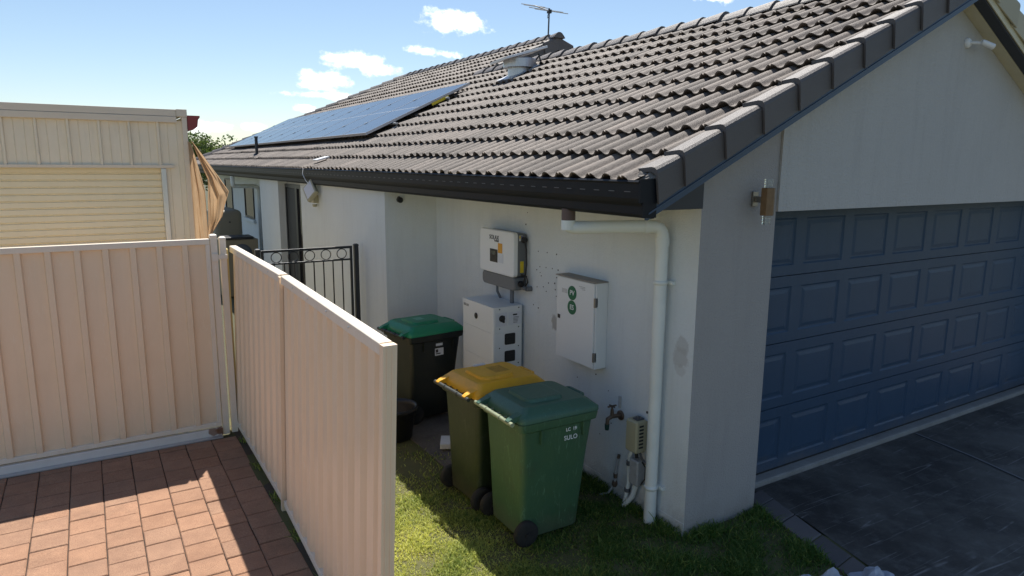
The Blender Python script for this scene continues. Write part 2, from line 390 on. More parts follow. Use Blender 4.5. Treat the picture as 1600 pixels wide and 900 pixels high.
# clay pavers: straight columns, staggered rows
pv = MB(); tones = []
px0 = -3.574
k = 0
for c in range(-14, 4):
    x0 = px0 + c * .2445
    offy = (.11 if c % 2 else 0.0) + random.uniform(-.02, .02)
    y = -2.2 + offy - .25
    while y < 3.86:
        y1 = min(y + .2425, 3.86)
        zt = random.uniform(-.004, .003); jx = random.uniform(-.0015, .0015)
        n0 = len(pv.v)
        a, b, c2, d = x0 + .003 + jx, x0 + .2415 + jx, y + .003, y1 - .003
        e = .006
        vs = [(a, c2, -.05), (b, c2, -.05), (b, d, -.05), (a, d, -.05), (a, c2, zt - e), (b, c2, zt - e), (b, d, zt - e), (a, d, zt - e),
              (a + e, c2 + e, zt), (b - e, c2 + e, zt), (b - e, d - e, zt), (a + e, d - e, zt)]
        fs = [(8, 9, 10, 11)] + [(i, (i + 1) % 4, 4 + (i + 1) % 4, 4 + i) for i in range(4)] + [(4 + i, 4 + (i + 1) % 4, 8 + (i + 1) % 4, 8 + i) for i in range(4)]
        pv.add(vs, fs); tn = random.uniform(.92, 1.08); w = random.uniform(-.03, .03)
        tones += [(tn + w, tn, tn - w)] * 12
        y += .2445
pv.tone = tones
struct(pv.build('brick_paving', M['paver']))
struct(MB().box(-7.2, -2.62, -3, 3.86, -.03, -.009).build('paving_bed', mat('joint_sand', (.045, .028, .02), .95, .5, 20)))
# driveway slab, step under the door, border pavers
dm = MB().add([(1.10, .24, .004), (1.03, -.3, .004), (.86, -.95, .004), (.55, -2.2, .004), (.2, -4.5, .004), (9, -4.5, .004), (9, .24, .004)], [tuple(range(7))[::1]])
struct(dm.build('driveway', M['drive']))
jm = MB()
def strip(mb, pts, w, z):
    for a, b in zip(pts[:-1], pts[1:]):
        a = Vector((*a, z)); b = Vector((*b, z)); d = (b - a).normalized(); nrm = Vector((-d.y, d.x, 0)) * w / 2
        mb.add([a - nrm, b - nrm, b + nrm, a + nrm], [(0, 1, 2, 3)])
strip(jm, [(3.672, .22), (3.55, -.4), (3.40, -.92), (3.0, -2.4)], .022, .007)
struct(jm.build('driveway_joint', mat('joint_dark', (.028, .026, .026), .9)))
jm2 = MB(); strip(jm2, [(3.695, .22), (3.573, -.4), (3.423, -.92), (3.023, -2.4)], .02, .0065)
struct(jm2.build('joint_edge', mat('joint_pale', (.2, .2, .2), .9, .6, 9)))
st = MB().prism([(.36, -.02), (.36, .05), (.30, .05), (.262, .047), (.248, .036), (.245, -.02)], 'x', .815, 6.62)
struct(st.build('door_step', M['conc']))
bp = MB(); bt = []
bpts = [(1.16, .20), (1.11, 0.03), (1.03, -.24), (.94, -.55), (.86, -.85), (.77, -1.16), (.68, -1.48), (.58, -1.8), (.47, -2.15)]
for i in range(len(bpts) - 1):
    (x1, y1), (x2, y2) = bpts[i], bpts[i + 1]; wv = Vector((-.235, -.035))
    q = [Vector((x1, y1)), Vector((x2, y2)), Vector((x2, y2)) + wv, Vector((x1, y1)) + wv]
    c = sum(q, Vector((0, 0))) / 4; q = [c + (p - c) * .965 for p in q]; q2 = [c + (p - c) * .93 for p in q]; zt = .012 + random.uniform(-.003, .003)
    bp.add([(*p, -.03) for p in q] + [(*p, zt - .006) for p in q] + [(*p, zt) for p in q2],
           [(8, 9, 10, 11)] + [(k, (k + 1) % 4, 4 + (k + 1) % 4, 4 + k) for k in range(4)] + [(4 + k, 4 + (k + 1) % 4, 8 + (k + 1) % 4, 8 + k) for k in range(4)])
    bt += [random.uniform(.8, 1.15)] * 12
bp.tone = [(x, x, x) for x in bt]
struct(bp.build('driveway_border', mat('border_paver', (.15, .135, .13), .85, .4, 6, (.1, .09, .09), .5, 80, tone=True, fine=.4)))

# ------------------------------------------------------------------ house
TP = math.tan(R(25.5)); CO, SI = math.cos(R(25.5)), math.sin(R(25.5))
EX, EZ = -.80, 2.70                         # eave line
XR, XR2, YG, HIP = 3.05, 4.85, 8.7, 21.5
def rz(x): return EZ + (x - EX) * TP
house = thing('house', 'white rendered house with brown tiled gable roof and blue garage door', 'house', (0, 0, 0))
# walls
sw = MB(); sw.box(0, .15, .36, 4.388, -.03, 2.60)
sw.build('side_wall', M['wall'], house)
MB().box(-.006, 0, .0, 4.388, -.03, .10).build('slab_edge', M['wall'], house, bevel=.003)
pw = MB()
pw.box(-.68, .15, 4.388, 8.19, -.03, 2.60); pw.box(-.52, .15, 8.19, 9.77, -.03, 2.6); pw.box(-.68, .15, 9.77, 11.33, -.03, 2.6); pw.box(0, .15, 11.33, 22.0, -.03, 2.6)
pw.build('rear_wall', M['wall'], house)
pl = MB(); pl.prism([(0, -.03), (.81, -.03), (.81, rz(.81) - .22), (0, rz(0) - .22)], 'y', 0, .36)
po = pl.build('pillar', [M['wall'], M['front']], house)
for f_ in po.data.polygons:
    if abs(f_.normal.y) > .9 or f_.normal.x > .9: f_.material_index = 1  # front and right faces take the shade-darkened copy of the wall paint
gm = MB(); gm.prism([(.812, 2.488), (6.6, 2.488), (6.6, rz(2 * XR - 6.6) - .215), (XR, rz(XR) - .215), (.812, rz(.812) - .215)], 'y', -.02, .20)
gm.build('gable_wall', M['gable'], house)
MB().box(6.6, 6.78, 0, 9, -.03, 2.60).box(.15, 5.9, .42, .5, 2.3, 3.0).build('far_wall', M['wall'], house)
# eave closure, soffit
MB().prism([(-.70, 2.53), (-.001, 2.53), (-.001, rz(0) - .20), (-.70, rz(-.70) - .20)], 'y', -.012, .02).build('eave_end_panel', M['darkboard'], house)
for ya_, yb_ in ((.02, 4.386), (11.34, 22)): MB().box(-.72, -.002, ya_, yb_, 2.54, 2.56).build('eave_soffit', M['soffit'], house)
# small dark drill holes
hb = MB()
for _y, _z, _r in [(2.308, 2.24, .009), (2.077, 1.995, .006), (1.925, 1.999, .006), (1.768, 2.0, .008), (2.046, 1.847, .006), (1.94, 1.852, .006), (1.833, 1.856, .006), (1.739, 1.854, .008),
                   (1.893, 1.708, .007), (1.981, 1.657, .006), (1.779, 1.661, .007), (2.063, 1.432, .008), (2.09, 1.64, .006), (1.76, 1.78, .007), (1.79, 1.72, .009), (1.73, 1.70, .006), (2.02, 1.76, .006),
                   (2.28, 2.36, .005), (1.76, 1.60, .006), (2.10, 1.81, .007), (2.04, 1.79, .005), (1.93, 1.62, .006), (1.13, 1.0, .007), (.46, .86, .012), (1.4, .9, .006), (.9, .62, .006), (1.05, .47, .005), (.7, .7, .005), (.95, .9, .005), (2.15, 1.45, .006), (1.73, 1.36, .014)]:
    MB().lathe([(_r, 0), (_r * .9, -.0025)], (0, _y, _z), 'x', 8).build('screw_hole', M['print'], house)
# roof tiles: one course after another, each lower edge lapping the course below
def tile_roof(name, m, x_lo, x_hi, yfun0, yfun1, flip=None, gauge=.355, rib=.174, seed=1):
    """courses run along Y; x from x_lo up to x_hi; flip = x about which the plane is mirrored"""
    rg = np.random.default_rng(seed); V, F, Tn = [], [], []; nv = 0
    x = x_lo; row = 0
    while x < x_hi - .02:
        xa, xb = x, min(x + gauge, x_hi)
        y0 = min(yfun0(xa), yfun0((xa + xb) / 2)); y1 = yfun1((xa + xb) / 2)
        n = int((y1 - y0) / (rib / 14)) + 1
        ph = 0
        ys = y0 + np.arange(n + 1) * (rib / 14)
        t = ((ys + .3 + ph) / rib) % 1.0; tile_i = np.floor((ys + .3 + ph) / (rib * 2)).astype(int)
        # round roll with a flat trough
        h = np.where(t < .64, .033 * np.sin(np.pi * t / .64) ** .75, -.008 * np.sin(np.pi * (t - .64) / .36))
        half = np.floor((ys + .3) / rib).astype(int) % 2
        lock = (half == 1) & (t > .30) & (t < .38)
        h = np.where(lock, h - .016, h)
        jit = rg.uniform(-.006, .006, tile_i.max() + 3)[tile_i]; jx = rg.uniform(-.010, .010, tile_i.max() + 3)[tile_i]
        tn = rg.uniform(.72, 1.22, tile_i.max() + 3)[tile_i]
        lift = .042
        rows = []
        def mk(xx, off):
            # offset is along the plane normal
            nx, nz = -SI * off, CO * off
            X = xx + nx; Z = EZ + (xx - EX) * TP + nz
            return X, Z
        Xu, Zu = mk(np.full_like(ys, xb + .05), h * .96 - .004 + jit * 0)
        Xl, Zl = mk(xa + jx, h + lift + jit)
        Xf, Zf = mk(xa + jx + .003, h + lift + jit - .012)
        Xg, Zg = mk(xa + jx + .09, np.minimum(h, 0) - .012)
        for X_, Z_ in ((Xu, Zu), (Xl, Zl), (Xl, Zl), (Xf, Zf), (Xf, Zf), (Xg, Zg)):
            lim = np.array([yfun1(float(q)) for q in X_]) if True else y1
            lo = yfun0(float(X_.mean()))
            Y_ = np.clip(ys, lo, lim)
            if flip is not None: X_ = 2 * flip - X_
            V.append(np.stack([X_, Y_, Z_], 1)); Tn.append(np.repeat(tn[:, None], 3, 1))
        w = n + 1
        i = np.arange(n)
        for r0 in (0, 2, 4):
            a = nv + r0 * w + i; F.append(np.stack([a, a + w, a + w + 1, a + 1], 1))
        nv += 6 * w; x += gauge; row += 1
    V = np.concatenate(V); F = np.concatenate(F); Tn = np.concatenate(Tn)
    me = bpy.data.meshes.new(name); me.from_pydata(V.tolist(), [], F.tolist()); me.materials.append(m)
    me.polygons.foreach_set('use_smooth', [True] * len(F))
    ca = me.color_attributes.new('tone', 'FLOAT_COLOR', 'POINT'); arr = np.ones((len(V), 4), np.float32); arr[:, :3] = Tn
    ca.data.foreach_set('color', arr.ravel()); me.update()
    o = bpy.data.objects.new(name, me); COL.objects.link(o); o.parent = house
    return o
def up(x): return min(HIP - x, 22.3)
tile_roof('tiled_roof', M['tile'], EX + .018, XR, lambda x: -.19, up, seed=3)
# the main roof rises above the front ridge
def tile_upper():
    pass
tile_roof('tiled_roof', M['tile'], EX + .018 + .355 * 11, XR2, lambda x: YG, up, seed=4)
tile_roof('tiled_roof', M['tile'], EX + .005, XR, lambda x: -.19, lambda x: YG, flip=XR, seed=5)
MB().add([(XR2, YG, rz(XR2)), (XR2, HIP - XR2, rz(XR2)), (2 * XR2 - EX, 22.3, EZ), (2 * XR2 - EX, YG, EZ)], [(0, 1, 2, 3)]).add(
    [(XR2, HIP - XR2, rz(XR2)), (EX, 22.3, EZ), (2 * XR2 - EX, 22.3, EZ)], [(0, 1, 2)]).build('rear_roof', M['caps'], house)
# roof underside boarding so that no light leaks in
MB().add([(EX + .022, -.19, rz(EX + .022) - .03), (XR, -.19, rz(XR) - .05), (XR, YG, rz(XR) - .05), (XR2, YG, rz(XR2) - .05), (XR2, HIP - XR2, rz(XR2) - .05), (EX + .022, 22.2, rz(EX + .022) - .03)], [(0, 1, 2, 3, 4, 5)]).add(
    [(XR, -.19, rz(XR) - .05), (2 * XR - EX, -.19, EZ - .05), (2 * XR - EX, YG, EZ - .05), (XR, YG, rz(XR) - .05)], [(0, 1, 2, 3)]).build('roof_sarking', M['darkboard'], house)
# gable end of the main roof above the front ridge
MB().prism([(XR - .3, rz(XR - .3) - .1), (XR2, rz(XR2) - .1), (2 * XR2 - XR, rz(XR) - .1), (2 * XR2 - XR, rz(XR) - 1.0), (XR - .3, rz(XR) - 1.0)], 'y', YG + .12, YG + .2).build('gable_infill', M['board'], house)
# ridge / hip caps
def cap_run(name, p0, p1, n, side, w=.13, hgt=.085):
    mb = MB(); tn = []
    p0 = Vector(p0); p1 = Vector(p1); d = (p1 - p0); L = d.length / n; d.normalize()
    s_ = Vector(side).normalized(); upv = s_.cross(d).normalized()
    if upv.z < 0: upv = -upv
    for i in range(n):
        a = p0 + d * (L * i); b = p0 + d * (L * (i + 1) + .05)
        jt = random.uniform(-.006, .006)
        rings = []
        for q, k, lf in ((a, 1.08, .024 + jt), (b, .96, .0 + jt)):
            rings.append([q + s_ * (w * k * cx) + upv * (hgt * k * cz - .045 + lf) for cx, cz in
                          ((-1, -.28), (-.97, -.1), (-.72, .38), (-.42, .8), (-.18, .97), (.18, .97), (.42, .8), (.72, .38), (.97, -.1), (1, -.28))])
        n0 = len(mb.v); mb.loft(rings, True, True, smooth=False); t_ = random.uniform(.85, 1.15); tn += [(t_,) * 3] * (len(mb.v) - n0)
    mb.tone = tn
    return mb.build(name, M['caps'], house)
cap_run('ridge_cap', (XR, -.28, rz(XR) + .055), (XR, YG + .1, rz(XR) + .055), 25, (1, 0, 0))
cap_run('ridge_cap', (XR2, YG - .05, rz(XR2) + .055), (XR2, HIP - XR2, rz(XR2) + .055), 21, (1, 0, 0))
cap_run('hip_cap', (EX, HIP - EX, EZ + .06), (XR2, HIP - XR2, rz(XR2) + .06), 21, (1, 1, 0))
# barge tiles: one part each
def barge_tile(xa, L, y, flip=None, top=.19, drop=.162, parent=house, mt=None):
    mb = MB(); rings = []
    for f, k, lf in ((0, 1.0, .034), (1, .9, .002)):
        x = xa + L * f; z = rz(x) ; yo = y - .024 * (1 - f)
        h = .035 + lf
        pr = [(yo + top, h - .035), (yo + top, h - .012), (yo + .055, h), (yo + .028, h - .004), (yo + .010, h - .018), (yo + .003, h - .040), (yo, -drop), (yo + .016, -drop), (yo + .022, h - .05), (yo + .06, h - .03)]
        rg = []
        for yy_, off in pr:
            X, Z = x - SI * off * .25, z + off
            if flip is not None: X = 2 * flip - X
            rg.append((X, yy_, Z))
        rings.append(rg)
    mb.loft(rings, True, True, smooth=False); t_ = random.uniform(.85, 1.15); mb.tone = [(t_,) * 3] * len(mb.v)
    return mb.build('barge_tile', mt or M['caps'], parent, bevel=.004)
x = -.824
while x < XR - .05:
    xs_ = max(x, -.69); barge_tile(xs_, min(x + .41, XR) - xs_, -.25); x += .362
M['capcream'] = mat('pale_barge', (.50, .46, .33), .7, .3, 5, (.4, .36, .26), tone=True)
x = EX + .06
while x < XR - .05:
    barge_tile(x, min(.40, XR - x), -.25, flip=XR, mt=M['capcream']); x += .355
x = XR + .02
while x < XR2 - .03:
    barge_tile(x, min(.40, XR2 - x), YG - .02, drop=.22); x += .355
x = XR + .02
while x < XR2 - .03:
    barge_tile(x, min(.40, XR2 - x), YG - .02, flip=XR2, drop=.22); x += .355
mo = MB(); rr = []
for q in range(6):
    x_ = -.735 + .03 * q; k = (.75, .95, 1, 1, .95, .8)[q]
    rr.append([(x_ + .008 * math.sin(7 * a_ + q), -.148 + .094 * k * math.cos(a_) * (1 + .12 * math.sin(3 * a_ + 2 * q)), rz(x_) + .0 + .038 * k * math.sin(a_) * (1 + .3 * math.sin(5 * a_ + q))) for a_ in [2 * math.pi * w_ / 14 for w_ in range(14)]])
mo.loft(rr, True, True, smooth=False); mo.build('mortar_bedding', mat('mortar', (.22, .20, .18), .95, .5, 30, (.10, .09, .08), .8, 120), house)
# bargeboards with a moulded face
bb = MB()
for (o0, o1, ya, yb) in ((-.13, -.196, -.240, -.21), (-.196, -.208, -.248, -.21), (-.208, -.245, -.236, -.21)):
    bb.add([(EX + .07, y, rz(EX + .07) + o) for o in (o0, o1) for y in (ya, yb)] + [(XR, y, rz(XR) + o) for o in (o0, o1) for y in (ya, yb)],
           [(0, 1, 3, 2), (4, 6, 7, 5), (0, 4, 5, 1), (2, 3, 7, 6), (0, 2, 6, 4), (1, 5, 7, 3)])
bb.build('bargeboard', M['board'], house)
rb = MB()
def rslab(mb, o0, o1, ya, yb, xa=XR, xb=2 * XR - EX):
    z = lambda x_: rz(2 * XR - x_)
    mb.add([(xa, y, z(xa) + o) for o in (o0, o1) for y in (ya, yb)] + [(xb, y, z(xb) + o) for o in (o0, o1) for y in (ya, yb)],
           [(0, 1, 3, 2), (4, 6, 7, 5), (0, 4, 5, 1), (2, 3, 7, 6), (0, 2, 6, 4), (1, 5, 7, 3)])
rslab(rb, -.10, -.23, -.24, -.23); rb.build('pale_bargeboard', M['cream'], house)
rb = MB(); rslab(rb, -.215, -.245, -.228, -.13); rb.build('soffit_board', M['darkboard'], house)
rb = MB(); rslab(rb, -.23, -.252, -.128, -.022); rb.build('soffit_mould', M['cream'], house)
MB().add([(EX + .1, -.208, rz(EX + .1) - .21), (XR, -.208, rz(XR) - .21), (XR, -.02, rz(XR) - .21), (EX + .1, -.02, rz(EX + .1) - .21)], [(0, 1, 2, 3)]).build('verge_soffit', M['soffit'], house)
# gutter with overflow slots
gp = [(-.665, 2.50), (-.70, 2.497), (-.745, 2.505), (-.765, 2.525), (-.768, 2.575), (-.788, 2.60), (-.80, 2.625), (-.803, 2.715), (-.812, 2.728), (-.803, 2.740), (-.792, 2.728), (-.792, 2.61), (-.70, 2.60), (-.70, 2.66), (-.665, 2.66)]
gu = MB(); gu.prism(gp, 'y', -.23, 22.3)
gu.box(-.806, -.66, -.247, -.23, 2.60, 2.748).box(-.775, -.665, -.245, -.23, 2.505, 2.60)
y = -.15
while y < 21:
    gu.box(-.8065, -.802, y, y + .055, 2.664, 2.6685, 1); y += .155
gu.build('gutter', [M['gutter'], M['slot']], house)
# garage door with raised-field panels
gd = thing_door = None
def garage_door():
    mb = MB(); X0, X1, Y = .82, 6.60, .36
    mb.box(X0, X1, Y + .035, Y + .05, .05, 2.60)
    zs = [.052, .66, 1.27, 1.88, 2.49]
    for r in range(4):
        za, zb = zs[r] + .004, zs[r + 1] - .004
        if r == 3: zb += .1
        xs_ = [X0 + .18 + .706 * k for k in range(-1, 8)]
        cells = [(max(x_ , X0) if k else X0, x_ + .571) for k, x_ in enumerate(xs_)]
        cells = [(1.006 - .706 + .706 * k, 1.006 - .706 + .571 + .706 * k) for k in range(0, 9)]
        cz0, cz1 = za + .088, zs[r + 1] - .10
        # face plane with rectangular openings: rails, stiles
        mb.box(X0, X1, Y, Y + .036, za, cz0); mb.box(X0, X1, Y, Y + .036, cz1, zb)
        prev = X0
        for (a, b) in cells:
            a = max(a, X0); b = min(b, X1)
            if b <= X0 + .01: continue
            if a > prev: mb.box(prev, a, Y, Y + .036, cz0, cz1)
            prev = b
            if b - a < .1: continue
            # bevelled groove then raised field
            def fr(ix, y_): return [(a + ix, y_, cz0 + ix), (b - ix, y_, cz0 + ix), (b - ix, y_, cz1 - ix), (a + ix, y_, cz1 - ix)]
            mb.loft([fr(0, Y), fr(.014, Y + .010), fr(.028, Y + .010), fr(.060, Y + .002)], False, True, smooth=False)
        if prev < X1: mb.box(prev, X1, Y, Y + .036, cz0, cz1)
    return mb.build('garage_door', M['door'], house)
garage_door()
MB().box(.82, 6.60, .352, .372, .050, .062).build('door_seal', M['rubber'], house)
MB().box(.812, 6.6, .20, .36, 2.50, 2.60).build('lintel_soffit', M['darkboard'], house)
# white downpipe at the front corner
dp = MB(); 
def arc(c, a, b, r, n=6):
    """fillet centre path corner c between points a and b"""
    c, a, b = Vector(c), Vector(a), Vector(b); d1 = (a - c).normalized(); d2 = (b - c).normalized(); out = []
    for k in range(n + 1):
        t = k / n; p = (c + d1 * r) * (1 - t) ** 2 + c * 2 * t * (1 - t) + (c + d2 * r) * t ** 2; out.append(p)
    return out
A0 = (-.715, .62, 2.43); A1 = (-.715, .62, 2.375); A2 = (-.075, .30, 2.385); A3 = (-.075, .30, -.02)
pth = [A0] + arc(A1, A0, A2, .05) + arc(A2, A1, A3, .09) + [A3]
dp.tube(pth, .048, 20)
dp.tube([(-.715, .62, 2.43), (-.715, .62, 2.36)], .053, 20); dp.tube([Vector(A2) + Vector((-.13, .065, -.002)), Vector(A2) + Vector((-.09, .045, -.001))], .053, 20)
dp.tube([(-.075, .30, 2.30), (-.075, .30, 2.24)], .053, 20)
dpo = dp.build('downpipe', M['pvc'], house)
MB().tube([(-.715, .62, 2.425), (-.715, .62, 2.515)], .051, 20).build('spout', M['pvcbrown'], dpo)
for zb in (1.96, .30):
    m_ = MB(); m_.lathe([(.049, -.015), (.054, -.015), (.054, .015), (.049, .015)], (-.075, .30, zb), 'z', 20)
    m_.box(-.03, -.001, .215, .385, zb - .013, zb + .013); m_.lathe([(.008, -.01), (.008, .0)], (-.03, .225, zb), 'x', 8)
    m_.build('bracket', M['pvc'], dpo)
# rear openings
sd = MB().box(-.535, -.518, 8.22, 9.74, .05, 2.42).build('sliding_door', M['glassdark'], house)
fr = MB(); 
for (a, b) in ((8.21, 8.27), (8.93, 9.05), (9.70, 9.76)): fr.box(-.56, -.535, a, b, .03, 2.44)
fr.box(-.56, -.535, 8.27, 8.93, 2.38, 2.44).box(-.56, -.535, 9.05, 9.70, 2.38, 2.44); fr.build('frame', M['blackm'], sd)
MB().box(-.545, -.537, 9.06, 9.69, .05, 2.37).build('insect_screen', M['curtain'], sd)
for nm, ya, yb, za, zb in (('window', 15.45, 16.55, 1.40, 2.20), ('window', 18.5, 19.6, 1.2, 2.30)):
    wn = MB().box(-.012, -.002, ya, yb, za, zb).build('window', M['glassdark'], house)
    f_ = MB().box(-.03, -.012, ya - .04, ya, za - .04, zb + .04).box(-.03, -.012, yb, yb + .04, za - .04, zb + .04).box(-.03, -.012, ya, yb, za - .04, za).box(-.03, -.012, ya, yb, zb, zb + .04)
    f_.build('frame', M['blackm'], wn)
    MB().box(-.07, -.001, ya - .12, yb + .12, za - .14, za - .05).build('sill', M['wall'], wn, bevel=.01)
rp = MB(); q0 = (-.73, 14.1, 2.50); q1 = (-.73, 14.1, 2.27); q2 = (-.07, 14.5, 2.24); q3 = (-.07, 14.5, 0)
rp.tube([q0] + arc(q1, q0, q2, .06) + arc(q2, q1, q3, .09) + [q3], .048, 14)
rp.build('downpipe', M['pvc'], house)
# vent pipe through the tiles
fl = MB().tube([(-.28, 13.4, rz(-.28) - .05), (-.28, 13.4, rz(-.28) + .44)], .035, 12).tube([(-.28, 13.4, rz(-.28) + .44), (-.28, 13.4, rz(-.28) + .47)], .045, 12)
fl.lathe([(.11, -.02), (.06, .06)], (-.28, 13.4, rz(-.28) + .02), 'z', 14); fl.build('vent_pipe', M['blackm'], house)

# ------------------------------------------------------------------ solar panels, brackets, ventilator, aerial
PY, PX0, PX1, PP = 7.17, .17, 2.03, 1.215
def pl_pt(x, y, off): return Vector((x - SI * off, y, rz(x) + CO * off))
NP = 10
OFF = .15
proto = None
def make_panel():
    t = thing('solar_module', '', 'solar panel', pl_pt(PX0, PY, OFF), 'solar panels in one row on the roof')
    t.rotation_euler = (0, -R(25.5), 0)
    Ls = (PX1 - PX0) / CO; Wd = PP - .018
    def loc(mb, name, m, **k):
        o = mb.build(name, m, None, **k); o.parent = t; o.location = (0, 0, 0); return o
    loc(MB().box(.012, Ls - .012, .012, Wd - .012, .0, .003).box(.0, .001, 0, .001, 0, .001), 'glass', M['panel'])
    f_ = MB().box(0, Ls, 0, .012, -.035, .005).box(0, Ls, Wd - .012, Wd, -.035, .005).box(0, .012, .012, Wd - .012, -.035, .005).box(Ls - .012, Ls, .012, Wd - .012, -.035, .005)
    f_.box(.012, Ls - .012, .012, Wd - .012, -.03, -.006)
    loc(f_, 'frame', M['alu_dark'])
    loc(MB().box(Ls / 2 - .006, Ls / 2 + .006, .012, Wd - .012, .0031, .0038), 'busbar', M['alu'])
    for q in (.24, .74): loc(MB().box(Ls * q - .03, Ls * q + .03, Wd - .012, Wd + .022, .002, .012), 'clamp', M['alu'])
    return t
M['alu_dark'] = mat('frame_silver', (.5, .51, .53), .35, metal=.7)
proto = make_panel()
names = ['solar panel nearest the camera, above a dark gap at the end of the row', 'solar panel in the row, next after the one nearest the camera']
ordn = ['third', 'fourth', 'fifth', 'sixth', 'seventh', 'eighth', 'ninth']
for k in range(NP):
    o = proto if k == 0 else copy_tree(proto)
    o.location = pl_pt(PX0, PY + PP * k, OFF)
    o['label'] = names[k] if k < 2 else ('dark blue solar panel farthest along the roof row, nearest the vent pipe' if k == NP - 1 else 'dark blue solar panel, %s along the roof row from the near end' % ordn[k - 2])
for nm, q, lab in (('mounting_rail', .24, 'lower metal rail with hooked feet under the row of solar panels'), ('mounting_rail', .74, 'upper metal rail with hooked feet under the row of solar panels')):
    xq = PX0 + (PX1 - PX0) * q
    t = thing(nm, lab, 'mounting rail', pl_pt(xq, PY, 0), 'panel rails')
    a = pl_pt(xq, PY - .11, OFF - .055); b = pl_pt(xq, PY + PP * NP, OFF - .055)
    MB().tube([a, b], .02, 4, smooth=False).build('rail', M['alu'], t)
    for k in range(0, NP + 1, 2):
        yb = PY - .05 + PP * k
        f_ = MB().box(-.012, .012, yb - .018, yb + .018, 0, .001)
        f_ = MB(); p = pl_pt(xq, yb, 0)
        f_.box(-.006, .006, -.02, .02, -.01, OFF - .05, T=Matrix.Translation(p)); f_.box(-.09, .02, -.02, .02, -.0, .012, T=Matrix.Translation(p + Vector((0, 0, .04))) @ Matrix.Rotation(-R(25.5), 4, 'Y'))
        f_.build('roof_hook', M['galv'], t)
yl = MB(); p = pl_pt(1.45, PY - .012, OFF - .05); yl.box(-.17, .17, -.003, .003, -.022, .022, T=Matrix.Translation(p) @ Matrix.Rotation(-R(25.5), 4, 'Y'))
tag(yl.build('warning_tag', M['yellow'], loc=tuple(p)), 'small yellow tag hanging under the near edge of the solar panels', 'tag')

vx, vy = 2.44, 6.35; vz = rz(vx)
vt = thing('roof_ventilator', 'silver roof ventilator with round neck and small solar plate on top', 'ventilator', (vx, vy, vz))
b_ = MB().box(-.30, .28, -.25, .25, .045, .06, T=Matrix.Translation((vx, vy, vz)) @ Matrix.Rotation(-R(25.5), 4, 'Y')); b_.build('flashing', M['galv'], vt, bevel=.006)
MB().lathe([(.19, -.15), (.19, .16)], (vx, vy, vz), 'z', 32).build('neck', M['galv'], vt)
MB().lathe([(.17, .115), (.262, .115), (.268, .12), (.268, .245), (.255, .262), (.0, .268)], (vx, vy, vz), 'z', 32, smooth=False).build('hood', M['galv'], vt)
pb = MB(); T = Matrix.Translation((vx - .02, vy, vz + .325)) @ Matrix.Rotation(-R(17), 4, 'Y') @ Matrix.Rotation(R(-4), 4, 'X')
pb.box(-.40, .40, -.27, .27, -.022, .012, T=T); pb.box(-.385, .385, -.255, .255, .012, .016, 1, T=T)
pb.build('solar_plate', [M['white'], M['panel']], vt, bevel=.004)
MB().tube([(vx + .3, vy - .15, vz + .18), (vx + .33, vy - .12, vz + .24), (vx + .30, vy - .1, vz + .36)], .012, 6).build('stay', M['blackp'], vt)

ax, ay = 4.80, 9.0; az = rz(ax)
an = thing('tv_antenna', 'thin television aerial on a tall mast above the roof ridge', 'antenna', (ax, ay, az))
MB().tube([(ax, ay, az - .05), (ax + .02, ay, az + .66)], .017, 8).build('mast', M['greyd'], an)
e_ = MB(); e_.tube([(ax + .02, ay - .03, az + .60), (ax - .10, ay + .42, az + .78)], .013, 6)
e_.build('boom', M['greyd'], an)
for (d_, hw, sh) in ((.0, .42, .04), (.1, .43, 0.0), (.34, .31, -.03), (.42, .30, -.03)):
    c = Vector((ax + .02 - .12 * d_ / .45, ay - .03 + d_, az + .60 + .18 * d_ / .45))
    MB().tube([c + Vector((-hw + sh, 0, 0)), c + Vector((hw + sh, 0, 0))], .009, 6).build('element', M['alu'], an)
MB().tube([(ax + .02, ay, az + .57), (ax - .03, ay - .02, az + .52), (ax - .02, ay, az + .46), (ax + .015, ay, az + .50)], .007, 5).box(ax - .02, ax + .05, ay - .05, ay + .03, az + .56, az + .63).build('feed_cable', M['blackp'], an)

# ------------------------------------------------------------------ wall equipment
inv = thing('solar_inverter', 'white wall inverter with small black display above a grey terminal box', 'inverter', (-.08, 2.62, 1.57))
def yz_box(mb, x0, x1, y0, y1, z0, z1, r=.03, inset=.012, mi=0):
    """box facing -X with rounded corners"""
    def rg(x, i): return [(x, p[0], p[1]) for p in [(q[0], q[1]) for q in rrect(y0 + i, y1 - i, z0 + i, z1 - i, 0, r)]]
    mb.loft([rg(x1, 0), rg(x0 + inset, 0), rg(x0, inset)], True, True, mi, smooth=False); return mb
MB_ = yz_box(MB(), -.165, -.118, 2.27, 2.96, 1.715, 2.165, .035, .008); MB_.build('front_cover', M['white'], inv)
yz_box(MB(), -.117, -.012, 2.275, 2.95, 1.72, 2.15, .03, .004).build('heat_sink', M['grey'], inv)
yz_box(MB(), -.145, -.012, 2.285, 2.945, 1.575, 1.712, .035, .01).build('terminal_box', M['grey'], inv)
xf = -.1662
def ypanel(name, y0, y1, z0, z1, m, parent, x=xf, t=.0015): return MB().box(x - t, x, y0, y1, z0, z1).build(name, m, parent)
dsp = ypanel('display', 2.585, 2.74, 1.83, 1.965, M['blackp'], inv); ypanel('screen', 2.63, 2.705, 1.91, 1.945, M['lcd'], dsp, xf - .0016)
ypanel('warning_sticker', 2.49, 2.575, 1.935, 2.035, M['orange'], inv); ypanel('rating_label', 2.47, 2.578, 1.835, 1.928, M['paper'], inv)
text('lettering', 'SOLAX', M['print'], inv, (xf - .001, 2.655, 2.085), (0, -1, 0), (0, 0, 1), .062, bold=.0006)
text('lettering', 'POWER', M['print'], inv, (xf - .001, 2.605, 2.052), (0, -1, 0), (0, 0, 1), .026, bold=.0006)
